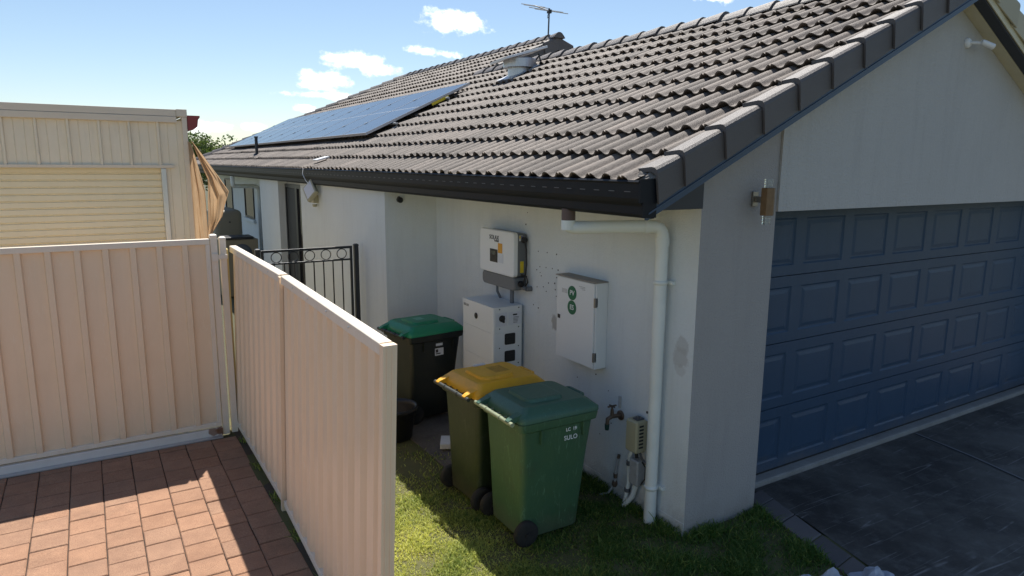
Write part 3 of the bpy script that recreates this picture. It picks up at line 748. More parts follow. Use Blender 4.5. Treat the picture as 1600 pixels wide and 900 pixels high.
s_ = MB(); s_.box(-.10, -.06, 2.272, 2.2748, 2.08, 2.135).build('side_label', M['paper'], inv); MB().box(-.098, -.082, 2.2705, 2.2718, 2.105, 2.132).build('side_sticker', M['yellow'], inv); MB().box(-.078, -.062, 2.2705, 2.2718, 2.098, 2.132).build('side_sticker', M['bluep'], inv)
MB().box(-.085, -.045, 2.2715, 2.2748, 1.76, 1.875).build('side_sticker', M['yellow'], inv)
c_ = MB(); c_.lathe([(.03, 0), (.03, -.03), (.02, -.035)], (-.05, 2.275, 2.09), 'y', 14).tube([(-.05, 2.25, 2.09), (-.04, 2.235, 2.0), (-.035, 2.232, 1.85), (-.05, 2.235, 1.72), (-.06, 2.25, 1.66)], .008, 6)
c_.tube([(-.07, 2.27, 1.74), (-.05, 2.21, 1.73), (-.04, 2.20, 1.67), (-.055, 2.22, 1.63)], .008, 6); c_.lathe([(.032, .0), (.03, -.03)], (-.075, 2.285, 1.645), 'y', 14)
c_.build('cable', M['blackp'], inv)
MB().tube([(-.05, 2.29, 1.605), (-.05, 2.20, 1.605)], .022, 12).tube([(-.05, 2.20, 1.605), (-.0, 2.195, 1.605)], .026, 12).build('conduit', M['grey'], inv)
MB().tube([(-.07, 2.45, 1.58), (-.07, 2.45, 1.42)], .022, 12).tube([(-.07, 2.75, 1.58), (-.07, 2.75, 1.50), (-.03, 2.75, 1.42)], .014, 10).build('conduit', M['grey'], inv)

bt_ = thing('battery_cabinet', 'tall white battery cabinet with black handle slots against the house wall', 'battery', (-.2, 2.64, .022))
x0, x1, y0, y1 = -.375, -.025, 2.31, 2.97
body = MB()
for z0, z1 in ((.03, .26), (.262, .558), (.56, .856), (.858, 1.154), (1.156, 1.42)):
    body.loft([rrect(x0, x1, y0, y1, z0, .02), rrect(x0, x1, y0, y1, z1, .02)], True, True, smooth=False)
body.build('casing', M['whitemetal'], bt_, bevel=.003)
for zc in (.35, .55, .75, .95, 1.135):
    pass
for zc in (1.085, .905, .725, .545, .365):
    o = MB(); rr = [(p[0], y0 - .001, p[1]) for p in [(q[0], q[1]) for q in rrect(-.24, -.115, zc - .058, zc + .058, 0, .014)]]
    o.loft([rr, [(p[0], y0 - .004, p[2]) for p in rr]], True, True, smooth=False); o.box(-.215, -.14, y0 - .006, y0 - .004, zc - .015, zc + .02)
    o.build('handle_slot', M['blackp'], bt_)
cp = MB().box(-.345, -.215, y0 - .003, y0 - .001, 1.225, 1.365).build('switch_plate', M['grey_pl'] if 'grey_pl' in M else M['paper'], bt_)
MB().lathe([(.034, -.003), (.034, -.012), (.022, -.03), (.0, -.032)], (-.275, y0, 1.305), 'y', 18).box(-.285, -.265, y0 - .045, y0 - .03, 1.27, 1.34).build('rotary_switch', M['blackp'], cp)
lp = MB().box(-.195, -.05, y0 - .003, y0 - .001, 1.23, 1.36).build('control_label', M['paper'], bt_)
lt = MB(); lt.box(-.145, -.095, y0 - .0045, y0 - .003, 1.325, 1.34, 0)
for k in range(5): lt.box(-.14 + .0, -.075 - .004 * k, y0 - .0042, y0 - .003, 1.305 - .014 * k, 1.309 - .014 * k)
lt.build('printing', M['print'], lp)
sc = MB()
for xx in (-.30, -.075):
    for zz in (1.40, 1.20, 1.0, .82, .63): sc.lathe([(.007, -.001), (.006, -.004)], (xx, y0, zz), 'y', 8)
sc.build('screws', M['print'], bt_)
MB().lathe([(.032, -.001), (.032, -.006), (.02, -.008)], (x0, 2.66, 1.28), 'x', 18).build('push_button', M['blackp'], bt_)
text('lettering', 'SOLAX', M['greyd'], bt_, (x0 - .001, 2.88, 1.36), (0, -1, 0), (0, 0, 1), .036, bold=.0006)

mbx = thing('meter_box', 'white metal meter box with two round green stickers on its door', 'meter box', (-.07, 1.28, 1.09))
MB().box(-.125, -.001, 1.0, 1.56, 1.095, 1.845).build('case', M['whitemetal'], mbx, bevel=.003)
MB().box(-.15, -.002, .995, 1.565, 1.847, 1.856).build('top_flange', mat('weathered_top', (.32, .29, .26), .7, .5, 10), mbx)
dr = MB().box(-.138, -.127, 1.015, 1.555, 1.10, 1.84).build('door', M['whitemetal'], mbx, bevel=.003)
for zz in (1.68, 1.20): MB().box(-.142, -.11, 1.0, 1.014, zz - .04, zz + .04).build('hinge', M['steel'], dr)
MB().box(-.142, -.138, 1.50, 1.535, 1.455, 1.49).build('latch', M['blackp'], dr)
MB().box(-.1386, -.138, 1.40, 1.48, 1.70, 1.74).build('scuff', mat('scuff', (.5, .5, .5), .6, .6, 30, (.7, .7, .7)), dr)
for zz, tx in ((1.715, 'PV'), (1.585, 'ES')):
    d_ = MB().lathe([(.064, 0), (.064, -.0015)], (-.138, 1.325, zz), 'x', 32).build('sticker', M['green'], dr)
    text('lettering', tx, M['whiteprint'], d_, (-.1402, 1.325, zz), (0, -1, 0), (0, 0, 1), .062, bold=.0008)
pt = MB()
for k in range(3): pt.box(-.1385, -.138, 1.14, 1.23 - .02 * k, 1.79 - .012 * k, 1.793 - .012 * k)
pt.build('printing', M['grey'], dr)

tp = thing('garden_tap', 'old brass garden tap with green fitting on the white wall', 'tap', (-.04, .79, .78))
MB().lathe([(.042, -.001), (.042, -.012), (.022, -.014)], (0, .775, .735), 'x', 18).tube([(-.01, .775, .735), (-.09, .79, .735), (-.125, .80, .715), (-.13, .80, .67)], [.017, .019, .018, .016], 12).tube([(-.085, .79, .735), (-.088, .79, .80)], [.02, .012], 10).build('spout', M['brass'], tp)
MB().tube([(-.088, .79, .80), (-.09, .79, .825)], .008, 8).box(-.135, -.045, .783, .797, .822, .832).box(-.095, -.085, .755, .825, .822, .832).build('handle', M['brass'], tp)
MB().tube([(-.13, .80, .672), (-.13, .80, .62)], [.021, .017], 12).build('hose_fitting', M['dkgreen'], tp)
MB().tube([(-.004, .79, .80), (-.006, .79, .90)], .014, 8).build('wall_pipe', M['pipe'], tp)

jb = thing('connection_box', 'beige plastic connection box low on the wall beside the downpipe', 'electrical box', (-.06, .5, .52))
jm_ = MB(); yz_box(jm_, -.125, -.03, .44, .575, .53, .80, .014, .012); jm_.build('cover', M['beige'], jb, bevel=.002)
MB().box(-.03, -.001, .45, .565, .545, .79).box(-.115, -.04, .4345, .439, .545, .785).build('back_plate', M['beige'], jb)
v_ = MB()
for k in range(7): v_.box(-.1, -.055, .432, .4345, .575 + .03 * k, .59 + .03 * k)
v_.build('vent_slots', M['print'], jb)
MB().tube([(-.06, .50, .80), (-.06, .50, .825)], .02, 8).box(-.09, -.02, .47, .53, .80, .812).tube([(-.06, .46, .53), (-.05, .44, .47), (-.03, .42, .44), (-.01, .34, .42)], .01, 8).build('gland', M['greyd'], jb)
gb = thing('conduit_box', 'small grey conduit box with pale pipes running into the grass', 'electrical box', (-.05, .5, .0))
yz_box(MB(), -.085, -.002, .455, .56, .23, .45, .012, .01).build('cover', M['grey_l'] if 'grey_l' in M else M['pipe'], gb)
MB().tube([(-.05, .50, .235), (-.055, .53, .12), (-.075, .60, .01), (-.09, .64, -.04)], .022, 10).tube([(-.04, .565, .54), (-.04, .60, .45), (-.04, .605, .20), (-.05, .62, .06), (-.06, .64, -.03)], .018, 10).build('conduit', M['pvc'], gb)
MB().lathe([(.026, 0), (.026, .04)], (-.04, .603, .36), 'z', 10).lathe([(.026, 0), (.026, .03)], (-.044, .61, .12), 'z', 10).build('coupling', M['greyd'], gb)
MB().tube([(-.05, .44, .45), (-.02, .43, .40), (-.02, .43, .30), (-.045, .455, .24)], .006, 6).tube([(-.05, .52, .53), (-.045, .51, .46)], .014, 8).build('cable', M['blackp'], gb)
gpi = thing('gas_pipe', 'rusty pale gas pipe stub with valve beside the small grey conduit box', 'pipe', (-.04, .79, 0))
MB().tube([(-.03, .755, .36), (-.035, .775, .24), (-.035, .785, .12)], .012, 8).tube([(-.035, .785, .12), (-.06, .83, .02), (-.12, .90, -.02)], .009, 8).build('pipe', M['pipe'], gpi)
MB().lathe([(.018, -.03), (.026, -.01), (.02, .02)], (-.036, .785, .12), 'z', 10).build('valve', M['brass'], gpi)
MB().tube([(-.03, .755, .36), (-.028, .75, .39)], .014, 8).build('pipe_cap', M['brass'], gpi)
MB().lathe([(.016, 0), (.018, .04)], (-.035, .78, .17), 'z', 8).build('pipe_nut', M['brass'], gpi)

# wall lamp on the pillar, camera on the gable, floodlight under the gutter
wl = thing('wall_lamp', 'timber up and down wall lamp with clear glass ends on the pillar', 'wall lamp', (.52, -.06, 2.58))
MB().box(.515, .575, -.018, -.001, 2.535, 2.645).box(.535, .555, -.085, -.018, 2.565, 2.61).build('bracket', M['steel'], wl, bevel=.003)
hx = [(.535 + .052 * math.cos(R(60 * k + 30)), -.135 + .052 * math.sin(R(60 * k + 30))) for k in range(6)]
MB().prism(hx, 'z', 2.475, 2.675).build('body', M['wood'], wl, bevel=.003)
for za, zb in ((2.677, 2.742), (2.408, 2.473)):
    gl = MB()
    for q in range(5):
        z0 = za + (zb - za) * q / 5; gl.lathe([(.030, z0), (.033 - .002 * (q % 2), z0 + .003), (.030, z0 + (zb - za) / 5 - .002)], (.535, -.135, 0), 'z', 12)
    gl.build('glass_end', M['glass'], wl)
sc_ = thing('security_camera', 'small white bullet camera high on the shaded gable wall', 'camera', (3.3, -.02, 3.99))
CX = Vector((3.30, -.02, 3.96))
MB().lathe([(.045, -.001), (.045, -.014), (.034, -.03), (.015, -.034)], tuple(CX), 'y', 20).build('base', M['white'], sc_)
MB().tube([CX + Vector((0, -.03, 0)), CX + Vector((.02, -.08, -.005)), CX + Vector((.05, -.10, -.01))], .014, 10).build('arm', M['white'], sc_)
dv = Vector((.85, -.35, -.28)).normalized(); a = CX + Vector((.03, -.11, 0))
MB().tube([a, a + dv * .02, a + dv * .12, a + dv * .13], [.020, .027, .027, .029], 18).build('body', M['white'], sc_)
MB().tube([a + dv * .1305, a + dv * .133], .025, 18).build('lens', M['blackp'], sc_)
fl_ = thing('floodlight', 'weathered cream solar floodlight on the projecting wall under the gutter', 'floodlight', (-.74, 7.2, 2.30))
FX = Matrix.Translation((-.80, 7.15, 2.41)) @ Matrix.Rotation(R(35), 4, 'X') @ Matrix.Rotation(R(28), 4, 'Y')
MB().box(-.03, .03, -.16, .16, -.11, .11, T=FX).build('lamp_head', M['beige'], fl_, bevel=.008)
MB().box(-.0345, -.0305, -.13, .13, -.085, .085, T=FX).build('lens', M['paper'], fl_)
MB().box(-.76, -.68, 7.16, 7.30, 2.22, 2.34).tube([(-.72, 7.15, 2.34), (-.79, 7.16, 2.38)], .02, 8).lathe([(.04, 0), (.03, -.04)], (-.73, 7.2, 2.2), 'z', 12).build('sensor', M['beige'], fl_, bevel=.004)
MB().tube([(-.80, 7.14, 2.48), (-.84, 7.25, 2.56), (-.84, 7.42, 2.66), (-.82, 7.44, 2.735), (-.74, 7.42, 2.76)], .005, 6).build('cable', M['white'], fl_)
tag(MB().box(-.10, .10, -.12, .12, 0, .02, T=Matrix.Translation((-.60, 7.20, rz(-.60) + .09)) @ Matrix.Rotation(-R(16), 4, 'Y')).build('light_charger', M['white'], loc=(-.6, 7.2, rz(-.6)), bevel=.004), 'small white solar strip lying on the tiles above the floodlight', 'solar strip')
hk = thing('sensor_eye', 'little black round sensor under the gutter near the wall step', 'sensor', (-.62, 4.36, 2.42))
MB().tube([(-.5, 4.375, 2.40), (-.5, 4.33, 2.395)], .035, 14).build('eye', M['blackp'], hk); MB().tube([(-.5, 4.388, 2.43), (-.5, 4.37, 2.40)], .018, 8).build('neck', M['blackp'], hk)

# ------------------------------------------------------------------ fences and gate
def rib_profile(L, pitch=.226, rib=.058, fl=.016, h=.03, phase=.0):
    pts = [(0, 0)]; x = phase
    while x + rib + 2 * fl < L:
        if x > 0: pts += [(x, 0), (x + fl, h), (x + fl + rib, h), (x + 2 * fl + rib, 0)]
        x += pitch
    pts.append((L, 0)); return pts
fn = thing('fence', 'cream ribbed steel fence running from the gate towards the house corner', 'fence', (-2.51, 2, 0))
LEAN = .075
def fx(z, y=2.): return -2.525 - .075 * max(0., (2. - y) / 2.4) + LEAN * z / 2
sh_ = []
for ya, yb in ((2.02, 4.20), (-.36, 1.945)):
    pr = rib_profile(yb - ya, .226, .10, .022, .032, .06)
    Pg = []
    for z in (.09, .6, 1.2, 1.93):
        Pg.append([(fx(z, ya + s) - h, ya + s, z) for s, h in pr])
    mb = MB(); mb.grid(Pg, smooth=False); mb.build('sheet', M['fence'], fn)
    for nm, z0, z1 in (('top_rail', 1.90, 1.965), ('bottom_rail', .055, .105)):
        w = .036
        if nm == 'top_rail': prof = [(-w, z0), (-w, z1 - .006), (-w + .008, z1), (w - .008, z1), (w, z1 - .006), (w, z0)]
        else: prof = [(-w, z0), (-w, z1), (w, z1), (w, z0)]
        MB().loft([[(fx(z, y_) + o, y_, z) for o, z in prof] for y_ in (ya, yb)], True, True, smooth=False).build(nm, M['rail'], fn, bevel=.003)
MB().add([(fx(z, 1.96) - .004, y_, z) for z, y_ in ((.05, 1.945), (.05, 1.968), (1.9, 1.968), (1.9, 1.945))] + [(fx(z, 1.96) + .03, y_, z) for z, y_ in ((.05, 1.945), (.05, 1.968), (1.9, 1.968), (1.9, 1.945))],
   [(0, 3, 2, 1), (4, 5, 6, 7)] + [(k, (k + 1) % 4, 4 + (k + 1) % 4, 4 + k) for k in range(4)]).build('seam_shadow_strip', M['rubber'], fn)  # black strip standing in for the shadow between the two sheets
for y_ in (.15, .62, 1.08, 1.54, 2.4, 2.85, 3.3, 3.75):
    for z_ in (1.935, .08): MB().lathe([(.007, -.001), (.006, -.005), (.0, -.006)], (fx(z_, y_) - .0365, y_, z_), 'x', 8).build('screw', M['alu'], fn)
def post(yc, hw=.03, z1=1.955, w=.032):
    m_ = MB(); n = 3
    m_.add([(fx(z, yc) + sx * w, yc + sy * hw, z) for z in (0, z1) for sx, sy in ((-1, -1), (1, -1), (1, 1), (-1, 1))], [(0, 3, 2, 1), (4, 5, 6, 7)] + [(k, (k + 1) % 4, 4 + (k + 1) % 4, 4 + k) for k in range(4)])
    # the open C-channel's lip lines on the near face
    for sx in (-.4, .35): m_.add([(fx(z, yc) + sx * w + d, yc - hw - .004 + e, z) for z in (.02, z1 - .01) for d, e in ((-.004, 0), (.004, 0), (.004, .003), (-.004, .003))], [(0, 3, 2, 1), (4, 5, 6, 7)] + [(k, (k + 1) % 4, 4 + (k + 1) % 4, 4 + k) for k in range(4)])
    return m_.build('post', M['fence'], fn, bevel=.003)
post(-.39, .025, 1.96, .037); post(1.992, .022, 1.95, .046)
cpst = MB(); cpst.tube([(-2.59, 4.0, 0), (-2.59, 4.0, 2.05), (-2.59, 4.0, 2.08), (-2.59, 4.0, 2.09)], [.046, .046, .036, .015], 4, smooth=False)
def sq_post(name, x, y, z1, hw, parent, m):
    r_ = lambda z, k: [(x + sx * hw * k, y + sy * hw * k, z) for sx, sy in ((-1, -1), (1, -1), (1, 1), (-1, 1))]
    return MB().loft([r_(0, 1), r_(z1 - .03, 1), r_(z1 - .028, 1.1), r_(z1 - .01, 1.05), r_(z1, .6)], True, True, smooth=False).build(name, m, parent, bevel=.006)
sq_post('post', -2.585, 4.0, 2.085, .030, fn, M['rail'])
MB().box(-2.555, -2.53, 4.02, 4.18, .09, 1.95).build('edge_strip', mat('edge_yellow', (.74, .60, .25), .4), fn)

gt = thing('side_gate', 'cream ribbed steel gate with flat frame and rusty lower hinge corner', 'gate', (-4.6, 3.97, 0))
pr = rib_profile(3.2, .226, .046, .010, .036, .02)
X0g = -5.93
mb = MB(); mb.grid([[(X0g + s, 3.985 - h, z) for s, h in pr] for z in (.14, 2.03)], smooth=False); mb.build('sheet', M['fence'], gt)
MB().box(-5.97, -2.712, 3.945, 4.005, 2.015, 2.072).build('top_rail', M['rail'], gt, bevel=.006)
MB().box(-5.97, -2.712, 3.948, 4.005, .10, .145).build('bottom_rail', M['rail'], gt, bevel=.005)
for xa_, xb_ in ((-2.752, -2.712), (-5.97, -5.93)): MB().box(xa_, xb_, 3.946, 4.005, .146, 2.014).build('stile', M['rail'], gt, bevel=.004)
tg = thing('gate_post', 'square cream gate post with rounded cap between the gate and the fence', 'post', (-2.672, 3.99, 0))
sq_post('shaft', -2.672, 3.99, 2.115, .032, tg, M['rail'])
MB().box(-2.638, -2.55, 3.945, 3.957, 1.86, 1.905).box(-2.70, -2.64, 3.94, 3.957, 1.84, 1.92).build('latch', M['rail'], tg, bevel=.003)
sl_ = MB().box(-6.2, -2.71, 3.93, 3.99, .006, .085)
sillo = sl_.build('gate_sill', M['sill'], loc=(-4.6, 3.95, 0), bevel=.005); tag(sillo, 'long white metal threshold rail under the gate, rusty at its right end', 'threshold')
tag(MB().box(-6.2, -2.72, 3.865, 3.925, -.004, .012).build('drain_strip', M['galv'], loc=(-4.6, 3.9, 0), bevel=.002), 'thin grey metal strip along the edge of the brick paving', 'strip')

ig = thing('iron_gate', 'black iron gate with a row of rings between its top bars', 'gate', (-1.4, 5.17, 0))
f_ = MB(); Yg = 5.17
f_.box(-1.98, -.84, Yg - .012, Yg + .012, 1.745, 1.775).box(-1.98, -.84, Yg - .012, Yg + .012, 1.59, 1.612).box(-1.98, -.84, Yg - .012, Yg + .012, .12, .15).box(-.872, -.842, Yg - .015, Yg + .015, .15, 1.745).box(-1.98, -1.95, Yg - .015, Yg + .015, .15, 1.745)
f_.build('frame', M['blackm'], ig, bevel=.003)
for k in range(8):
    MB().tube([(-1.83 + .122 * k, Yg, .15), (-1.83 + .122 * k, Yg, 1.59)], .009, 8).build('bar', M['blackm'], ig)
for k in range(5):
    c = (-1.80 + .205 * k, Yg, 1.679)
    MB().tube([(c[0] + .062 * math.cos(R(15 * q)), Yg, c[2] + .062 * math.sin(R(15 * q))) for q in range(25)], .006, 6, caps=False).build('ring', M['blackm'], ig)
for xx, zt, lab in ((-.79, 1.80, 'black square iron post carrying the gate against the house wall'), (-2.02, 1.80, 'black iron post with round cap at the free end of the iron gate')):
    p_ = thing('iron_post', lab, 'post', (xx, Yg, 0)); sq_post('shaft', xx, Yg, zt, .028, p_, M['blackm'])

# ------------------------------------------------------------------ bins
def make_bin(name, loc, label, mb_body, mb_lid, mb_handle, hub):
    t = thing(name, label, 'wheelie bin', (0, 0, 0), 'wheelie bins by the wall')
    b = MB(); rings = []
    for z, xa, xb, hy in ((.03, -.272, .235, .225), (.045, -.287, .245, .235), (.25, -.293, .262, .247), (.60, -.302, .295, .267), (.90, -.312, .328, .284), (.905, -.318, .336, .290), (.915, -.34, .362, .303), (.955, -.345, .370, .308), (.975, -.345, .372, .308)):
        rings.append(rrect(xa, xb, -hy, hy, z, .055 if z < .9 else .045, 5))
    b.loft(rings, True, False, smooth=True)
    inner = [rrect(-.335, .362, -.298, .298, .976, .04, 5), rrect(-.30, .32, -.28, .28, .90, .04, 5)]
    b.loft([rings[-1], inner[0], inner[1]], False, True, smooth=False)
    # ribs below the rim, wheel housings, base lip
    for sy in (-1, 1):
        for xx in (-.16, .22): b.box(xx - .004, xx + .004, sy * .295 - .014, sy * .295 + .010, .80, .912)
    bo = b.build('body', mb_body, t); 
    mod = bo.modifiers.new('es', 'EDGE_SPLIT'); mod.split_angle = R(35)
    l = MB()
    rl = []
    for z, ins in ((.980, -.006), (1.006, -.006), (1.014, .004), (1.026, .020), (1.052, .050), (1.058, .070)):
        rl.append(rrect(-.335 + ins, .372 - ins * 1.15, -.305 + ins, .305 - ins, z + .0, .05, 5))
    def slope(rg): return [(p[0], p[1], p[2] + .035 * (1 - ((p[0] + .02) / .40) ** 2) * (1 if p[2] > 1.01 else 0)) for p in rg]
    l.loft([slope(r_) for r_ in rl], True, True, smooth=True)
    pn = [rrect(-.20, .14, -.17, .17, 1.075, .06, 5), rrect(-.19, .13, -.16, .16, 1.102, .06, 5), rrect(-.17, .11, -.14, .14, 1.106, .05, 5)]
    l.loft(pn, False, True, smooth=True)
    # front grip with a recess, side grip ears, hinge arms
    g0 = [rrect(.225, .385, -.115, .115, 1.0, .03, 4), rrect(.23, .375, -.11, .11, 1.052, .03, 4), rrect(.245, .355, -.095, .095, 1.056, .025, 4), rrect(.255, .345, -.085, .085, 1.036, .02, 4)]
    l.loft(g0, False, True, smooth=False)
    for sy in (-1, 1):
        c0 = sy * .225
        l.loft([[(-.30, c0 - .035, 1.005), (-.30, c0 + .035, 1.005), (-.30, c0 + .035, 1.05), (-.30, c0 - .035, 1.05)],
                [(-.39, c0 - .025, .985), (-.39, c0 + .025, .985), (-.39, c0 + .025, 1.022), (-.39, c0 - .025, 1.022)],
                [(-.415, c0 - .022, .985), (-.415, c0 + .022, .985), (-.415, c0 + .022, 1.008), (-.415, c0 - .022, 1.008)]], True, True, smooth=False)
    lo = l.build('lid', mb_lid, t); md = lo.modifiers.new('es', 'EDGE_SPLIT'); md.split_angle = R(35)
    hb_ = MB(); hb_.tube([(-.40, -.285, .992), (-.40, .285, .992)], .017, 14)
    for yy_ in (-.105, .105): hb_.tube([(-.40, yy_ - .006, .992), (-.40, yy_ + .006, .992)], .021, 14)
    for yy_ in (-.20, -.1, 0, .1, .20): hb_.box(-.40, -.33, yy_ - .006, yy_ + .006, .965, .992)
    hb_.build('handle_bar', mb_handle, t, bevel=.002)
    for sy in (-1, 1):
        yc = sy * .268
        w_ = MB().lathe([(.05, -.026), (.088, -.026), (.1, -.018), (.1, .018), (.088, .026), (.05, .026)], (-.265, yc, .1), 'y', 26).build('wheel', M['rubber'], t)
        MB().lathe([(.056, -.022), (.056, sy * .0), (.056, .022)], (-.265, yc, .1), 'y', 20).lathe([(.02, 0), (.018, sy * .036)], (-.265, yc, .1), 'y', 12).build('hub', hub, w_)
    MB().tube([(-.265, -.27, .1), (-.265, .27, .1)], .011, 8).build('axle', M['blackp'], t)
    return t
M['handle_dk'] = mat('grip_dark', (.05, .055, .05), .4, .3, 10)
b1 = make_bin('wheelie_bin', None, 'all green wheelie bin with faded green lid, nearest of the three', M['bingreen'], M['lidgreen'], M['gold'], M['rubber'])
text('lettering', 'SULO', M['whiteprint'], b1, (.115, -.2875, .80), (1, 0, 0), (0, .06, 1), .050, bold=.0004)
text('lettering', 'LC  19', M['whiteprint'], b1, (.115, -.2925, .868), (1, 0, 0), (0, .06, 1), .036, bold=.0008)
b1.location = (-.855, .775, -.005); b1.rotation_euler = (0, 0, R(-1))
M['bin_hub_orange'] = mat('hub_orange', (.35, .13, .02), .5, .4, 20)
b2 = make_bin('wheelie_bin', None, 'dark olive wheelie bin with yellow orange lid, middle of the three', M['binolive'], M['lidyellow'], M['handle_dk'], M['bin_hub_orange'])
st_ = MB().box(-.02, .12, -.09, .08, 1.1062, 1.1068); st_.build('sticker', mat('faded_sticker', (.42, .22, .03), .6, .8, 22, (.66, .34, .03)), b2)
MB().box(-.07, .05, .19, .225, 1.092, 1.1).build('sticker', M['paper'], b2)
b2.location = (-.89, 1.43, -.005); b2.rotation_euler = (0, 0, R(2))
b3 = make_bin('wheelie_bin', None, 'black wheelie bin with bright green lid, in the wall corner', M['bindark'], M['lidbright'], M['blackp'], M['rubber'])
MB().box(.0, .085, -.286, -.283, .84, .868).build('sticker', M['paper'], b3); 
MB().box(-.01, .10, -.279, -.276, .73, .815, T=Matrix.Rotation(0, 4, 'X')).build('sticker', M['paper'], b3)
MB().box(.0, .06, -.2805, -.2795, .745, .757).box(.0, .03, -.2805, -.2795, .765, .80).build('printing', M['print'], b3)
MB().box(-.10, .0, -.06, .05, 1.1062, 1.107).build('sticker', mat('lid_stencil', (.25, .5, .38), .6, .6, 30, (.05, .3, .17)), b3)
b3.location = (-.63, 3.46, .02); b3.rotation_euler = (0, 0, R(7))

pot = thing('plant_tub', 'black round plastic tub standing empty behind the fence end', 'tub', (-1.14, 2.93, 0))
MB().lathe([(.165, .0), (.175, .01), (.215, .30), (.235, .305), (.238, .345), (.222, .345), (.205, .30), (.17, .06), (.0, .055)], (-1.17, 2.98, 0), 'z', 32).build('vessel', M['blackp'], pot)
MB().box(-1.27, -1.245, 2.79, 2.795, .07, .085).lathe([(.012, 0), (.012, .004)], (-1.26, 2.78, .19), 'y', 10).build('label_scrap', M['paper'], pot)
tag(MB().loft([[(-.93, 2.40, .026), (-.62, 2.22, .026), (-.52, 2.42, .026), (-.82, 2.60, .026)], [(-.93, 2.40, .075), (-.62, 2.22, .075), (-.52, 2.42, .075), (-.82, 2.60, .075)]], True, True, smooth=False).build('paving_block', mat('white_block', (.66, .68, .68), .7, .2, 8), loc=(-.72, 2.4, 0), bevel=.008), 'flat white block lying on the ground behind the yellow lidded bin', 'block')
tag(MB().tube([(-1.29, 1.24, .012), (-1.2, 1.19, .02), (-1.1, 1.12, .014)], .006, 6).build('stick', M['bark'], loc=(-1.2, 1.19, 0)), 'thin dry stick on the grass beside the bins', 'stick')

# crumpled sheet at the driveway corner
cs = MB(); PG = []
nx, ny = 34, 26
r2 = np.random.default_rng(11); kx = r2.uniform(-1, 1, (14, 4))
for j in range(ny):
    row = []
    for i in range(nx):
        uu, vv = i / (nx - 1), j / (ny - 1)
        x_ = .20 + uu * .62 + .05 * math.sin(7 * vv + 2); y_ = -1.36 + vv * .52 - .22 * uu + .04 * math.sin(9 * uu)
        h = 0
        for a_, b_2, c_, d2 in kx: h += (1 - abs(math.sin(11 * (a_ * uu * 1.6 + b_2 * vv) + 5 * c_))) * .5 * abs(d2)
        e = min(uu, 1 - uu, vv, 1 - vv); h = .01 + ((h / 2.4) ** 2) * .16 * min(1, e * 6)
        row.append((x_ + .03 * math.sin(23 * vv + 9 * uu), y_ + .03 * math.sin(21 * uu), h))
    PG.append(row)
cs.grid(PG, smooth=False)
cso = cs.build('crumpled_sheet', M['foil'], loc=(.5, -1.1, 0)); tag(cso, 'crumpled pale plastic sheet lying on the lawn edge by the driveway', 'plastic sheet')
sm_ = cso.modifiers.new('solid', 'SOLIDIFY'); sm_.thickness = .003

# ------------------------------------------------------------------ shed with roller door, shade cloth
YS = 5.6
shd = thing('garden_shed', 'cream ribbed steel shed with pale roller door behind the gate', 'shed', (-5, YS, 0))
XRt = -2.66
pr = rib_profile(3.9, .2925, .022, .012, .028, .012)
mb = MB(); xs0 = -2.956 - .2925 * 12
pts = []
for k in range(13):
    c = -2.956 - .2925 * (12 - k)
    pts += [(c - .02, 0), (c - .010, .03), (c + .010, .03), (c + .02, 0), (c + .095, 0), (c + .10, .006), (c + .105, 0), (c + .19, 0), (c + .195, .006), (c + .20, 0)]
pts.append((XRt, 0))
mb.grid([[(x_, YS - h, z) for x_, h in pts] for z in (2.77, 3.30)], smooth=False)
mb.grid([[(x_, YS - h, z) for x_, h in ((-2.93, 0), (-2.86, 0), (-2.855, .006), (-2.85, 0), (-2.76, 0), (-2.755, .006), (-2.75, 0), (XRt, 0))] for z in (0, 2.77)], smooth=False)
mb.add([(XRt, YS, 0), (XRt, YS + 5, 0), (XRt, YS + 5, 3.35), (XRt, YS, 3.35)], [(0, 1, 2, 3)])
mb.build('wall_cladding', M['shed'], shd)
tr = MB().box(-7.2, -2.755, YS - .05, YS + .02, 3.275, 3.345).box(-7.2, -2.755, YS - .042, YS + .02, 3.348, 3.425).box(-2.753, -2.64, YS - .052, YS + .02, 3.345, 3.43)
tr.box(-2.70, -2.645, YS - .045, YS + .05, 0, 3.343); tr.build('fascia', M['shedtrim'], shd, bevel=.004)
MB().box(-7.2, -2.66, YS + .02, YS + 5, 3.36, 3.40).build('roof', M['shedtrim'], shd)
rd = MB(); z = .02; Pz = []
while z < 2.74:
    Pz += [(z, .012), (z + .006, 0), (z + .058, 0), (z + .064, .012), (z + .070, .018), (z + .076, .012)]; z += .0765
rd.grid([[(x_, YS + .06 + d, zz) for x_ in (-7, -2.955)] for zz, d in Pz], smooth=False); rd.build('roller_door', M['roller'], shd)
MB().box(-7.2, -2.815, YS - .035, YS + .03, 2.755, 2.79).build('lintel', M['shedtrim'], shd, bevel=.003)
MB().box(-2.956, -2.90, YS - .03, YS + .07, 0, 2.752).build('door_jamb', M['alu'], shd, bevel=.006)
gq = [(-2.638, 3.36), (-2.638, 3.20), (-2.60, 3.20), (-2.545, 3.24), (-2.525, 3.29), (-2.52, 3.35), (-2.50, 3.362), (-2.53, 3.365), (-2.54, 3.30), (-2.60, 3.235), (-2.62, 3.235), (-2.62, 3.36)]
MB().prism([(-2.638, 3.365), (-2.638, 3.185), (-2.58, 3.20), (-2.53, 3.24), (-2.52, 3.32), (-2.50, 3.345), (-2.50, 3.365)], 'y', YS - .02, YS + 5).build('gutter', M['redgutter'], shd)
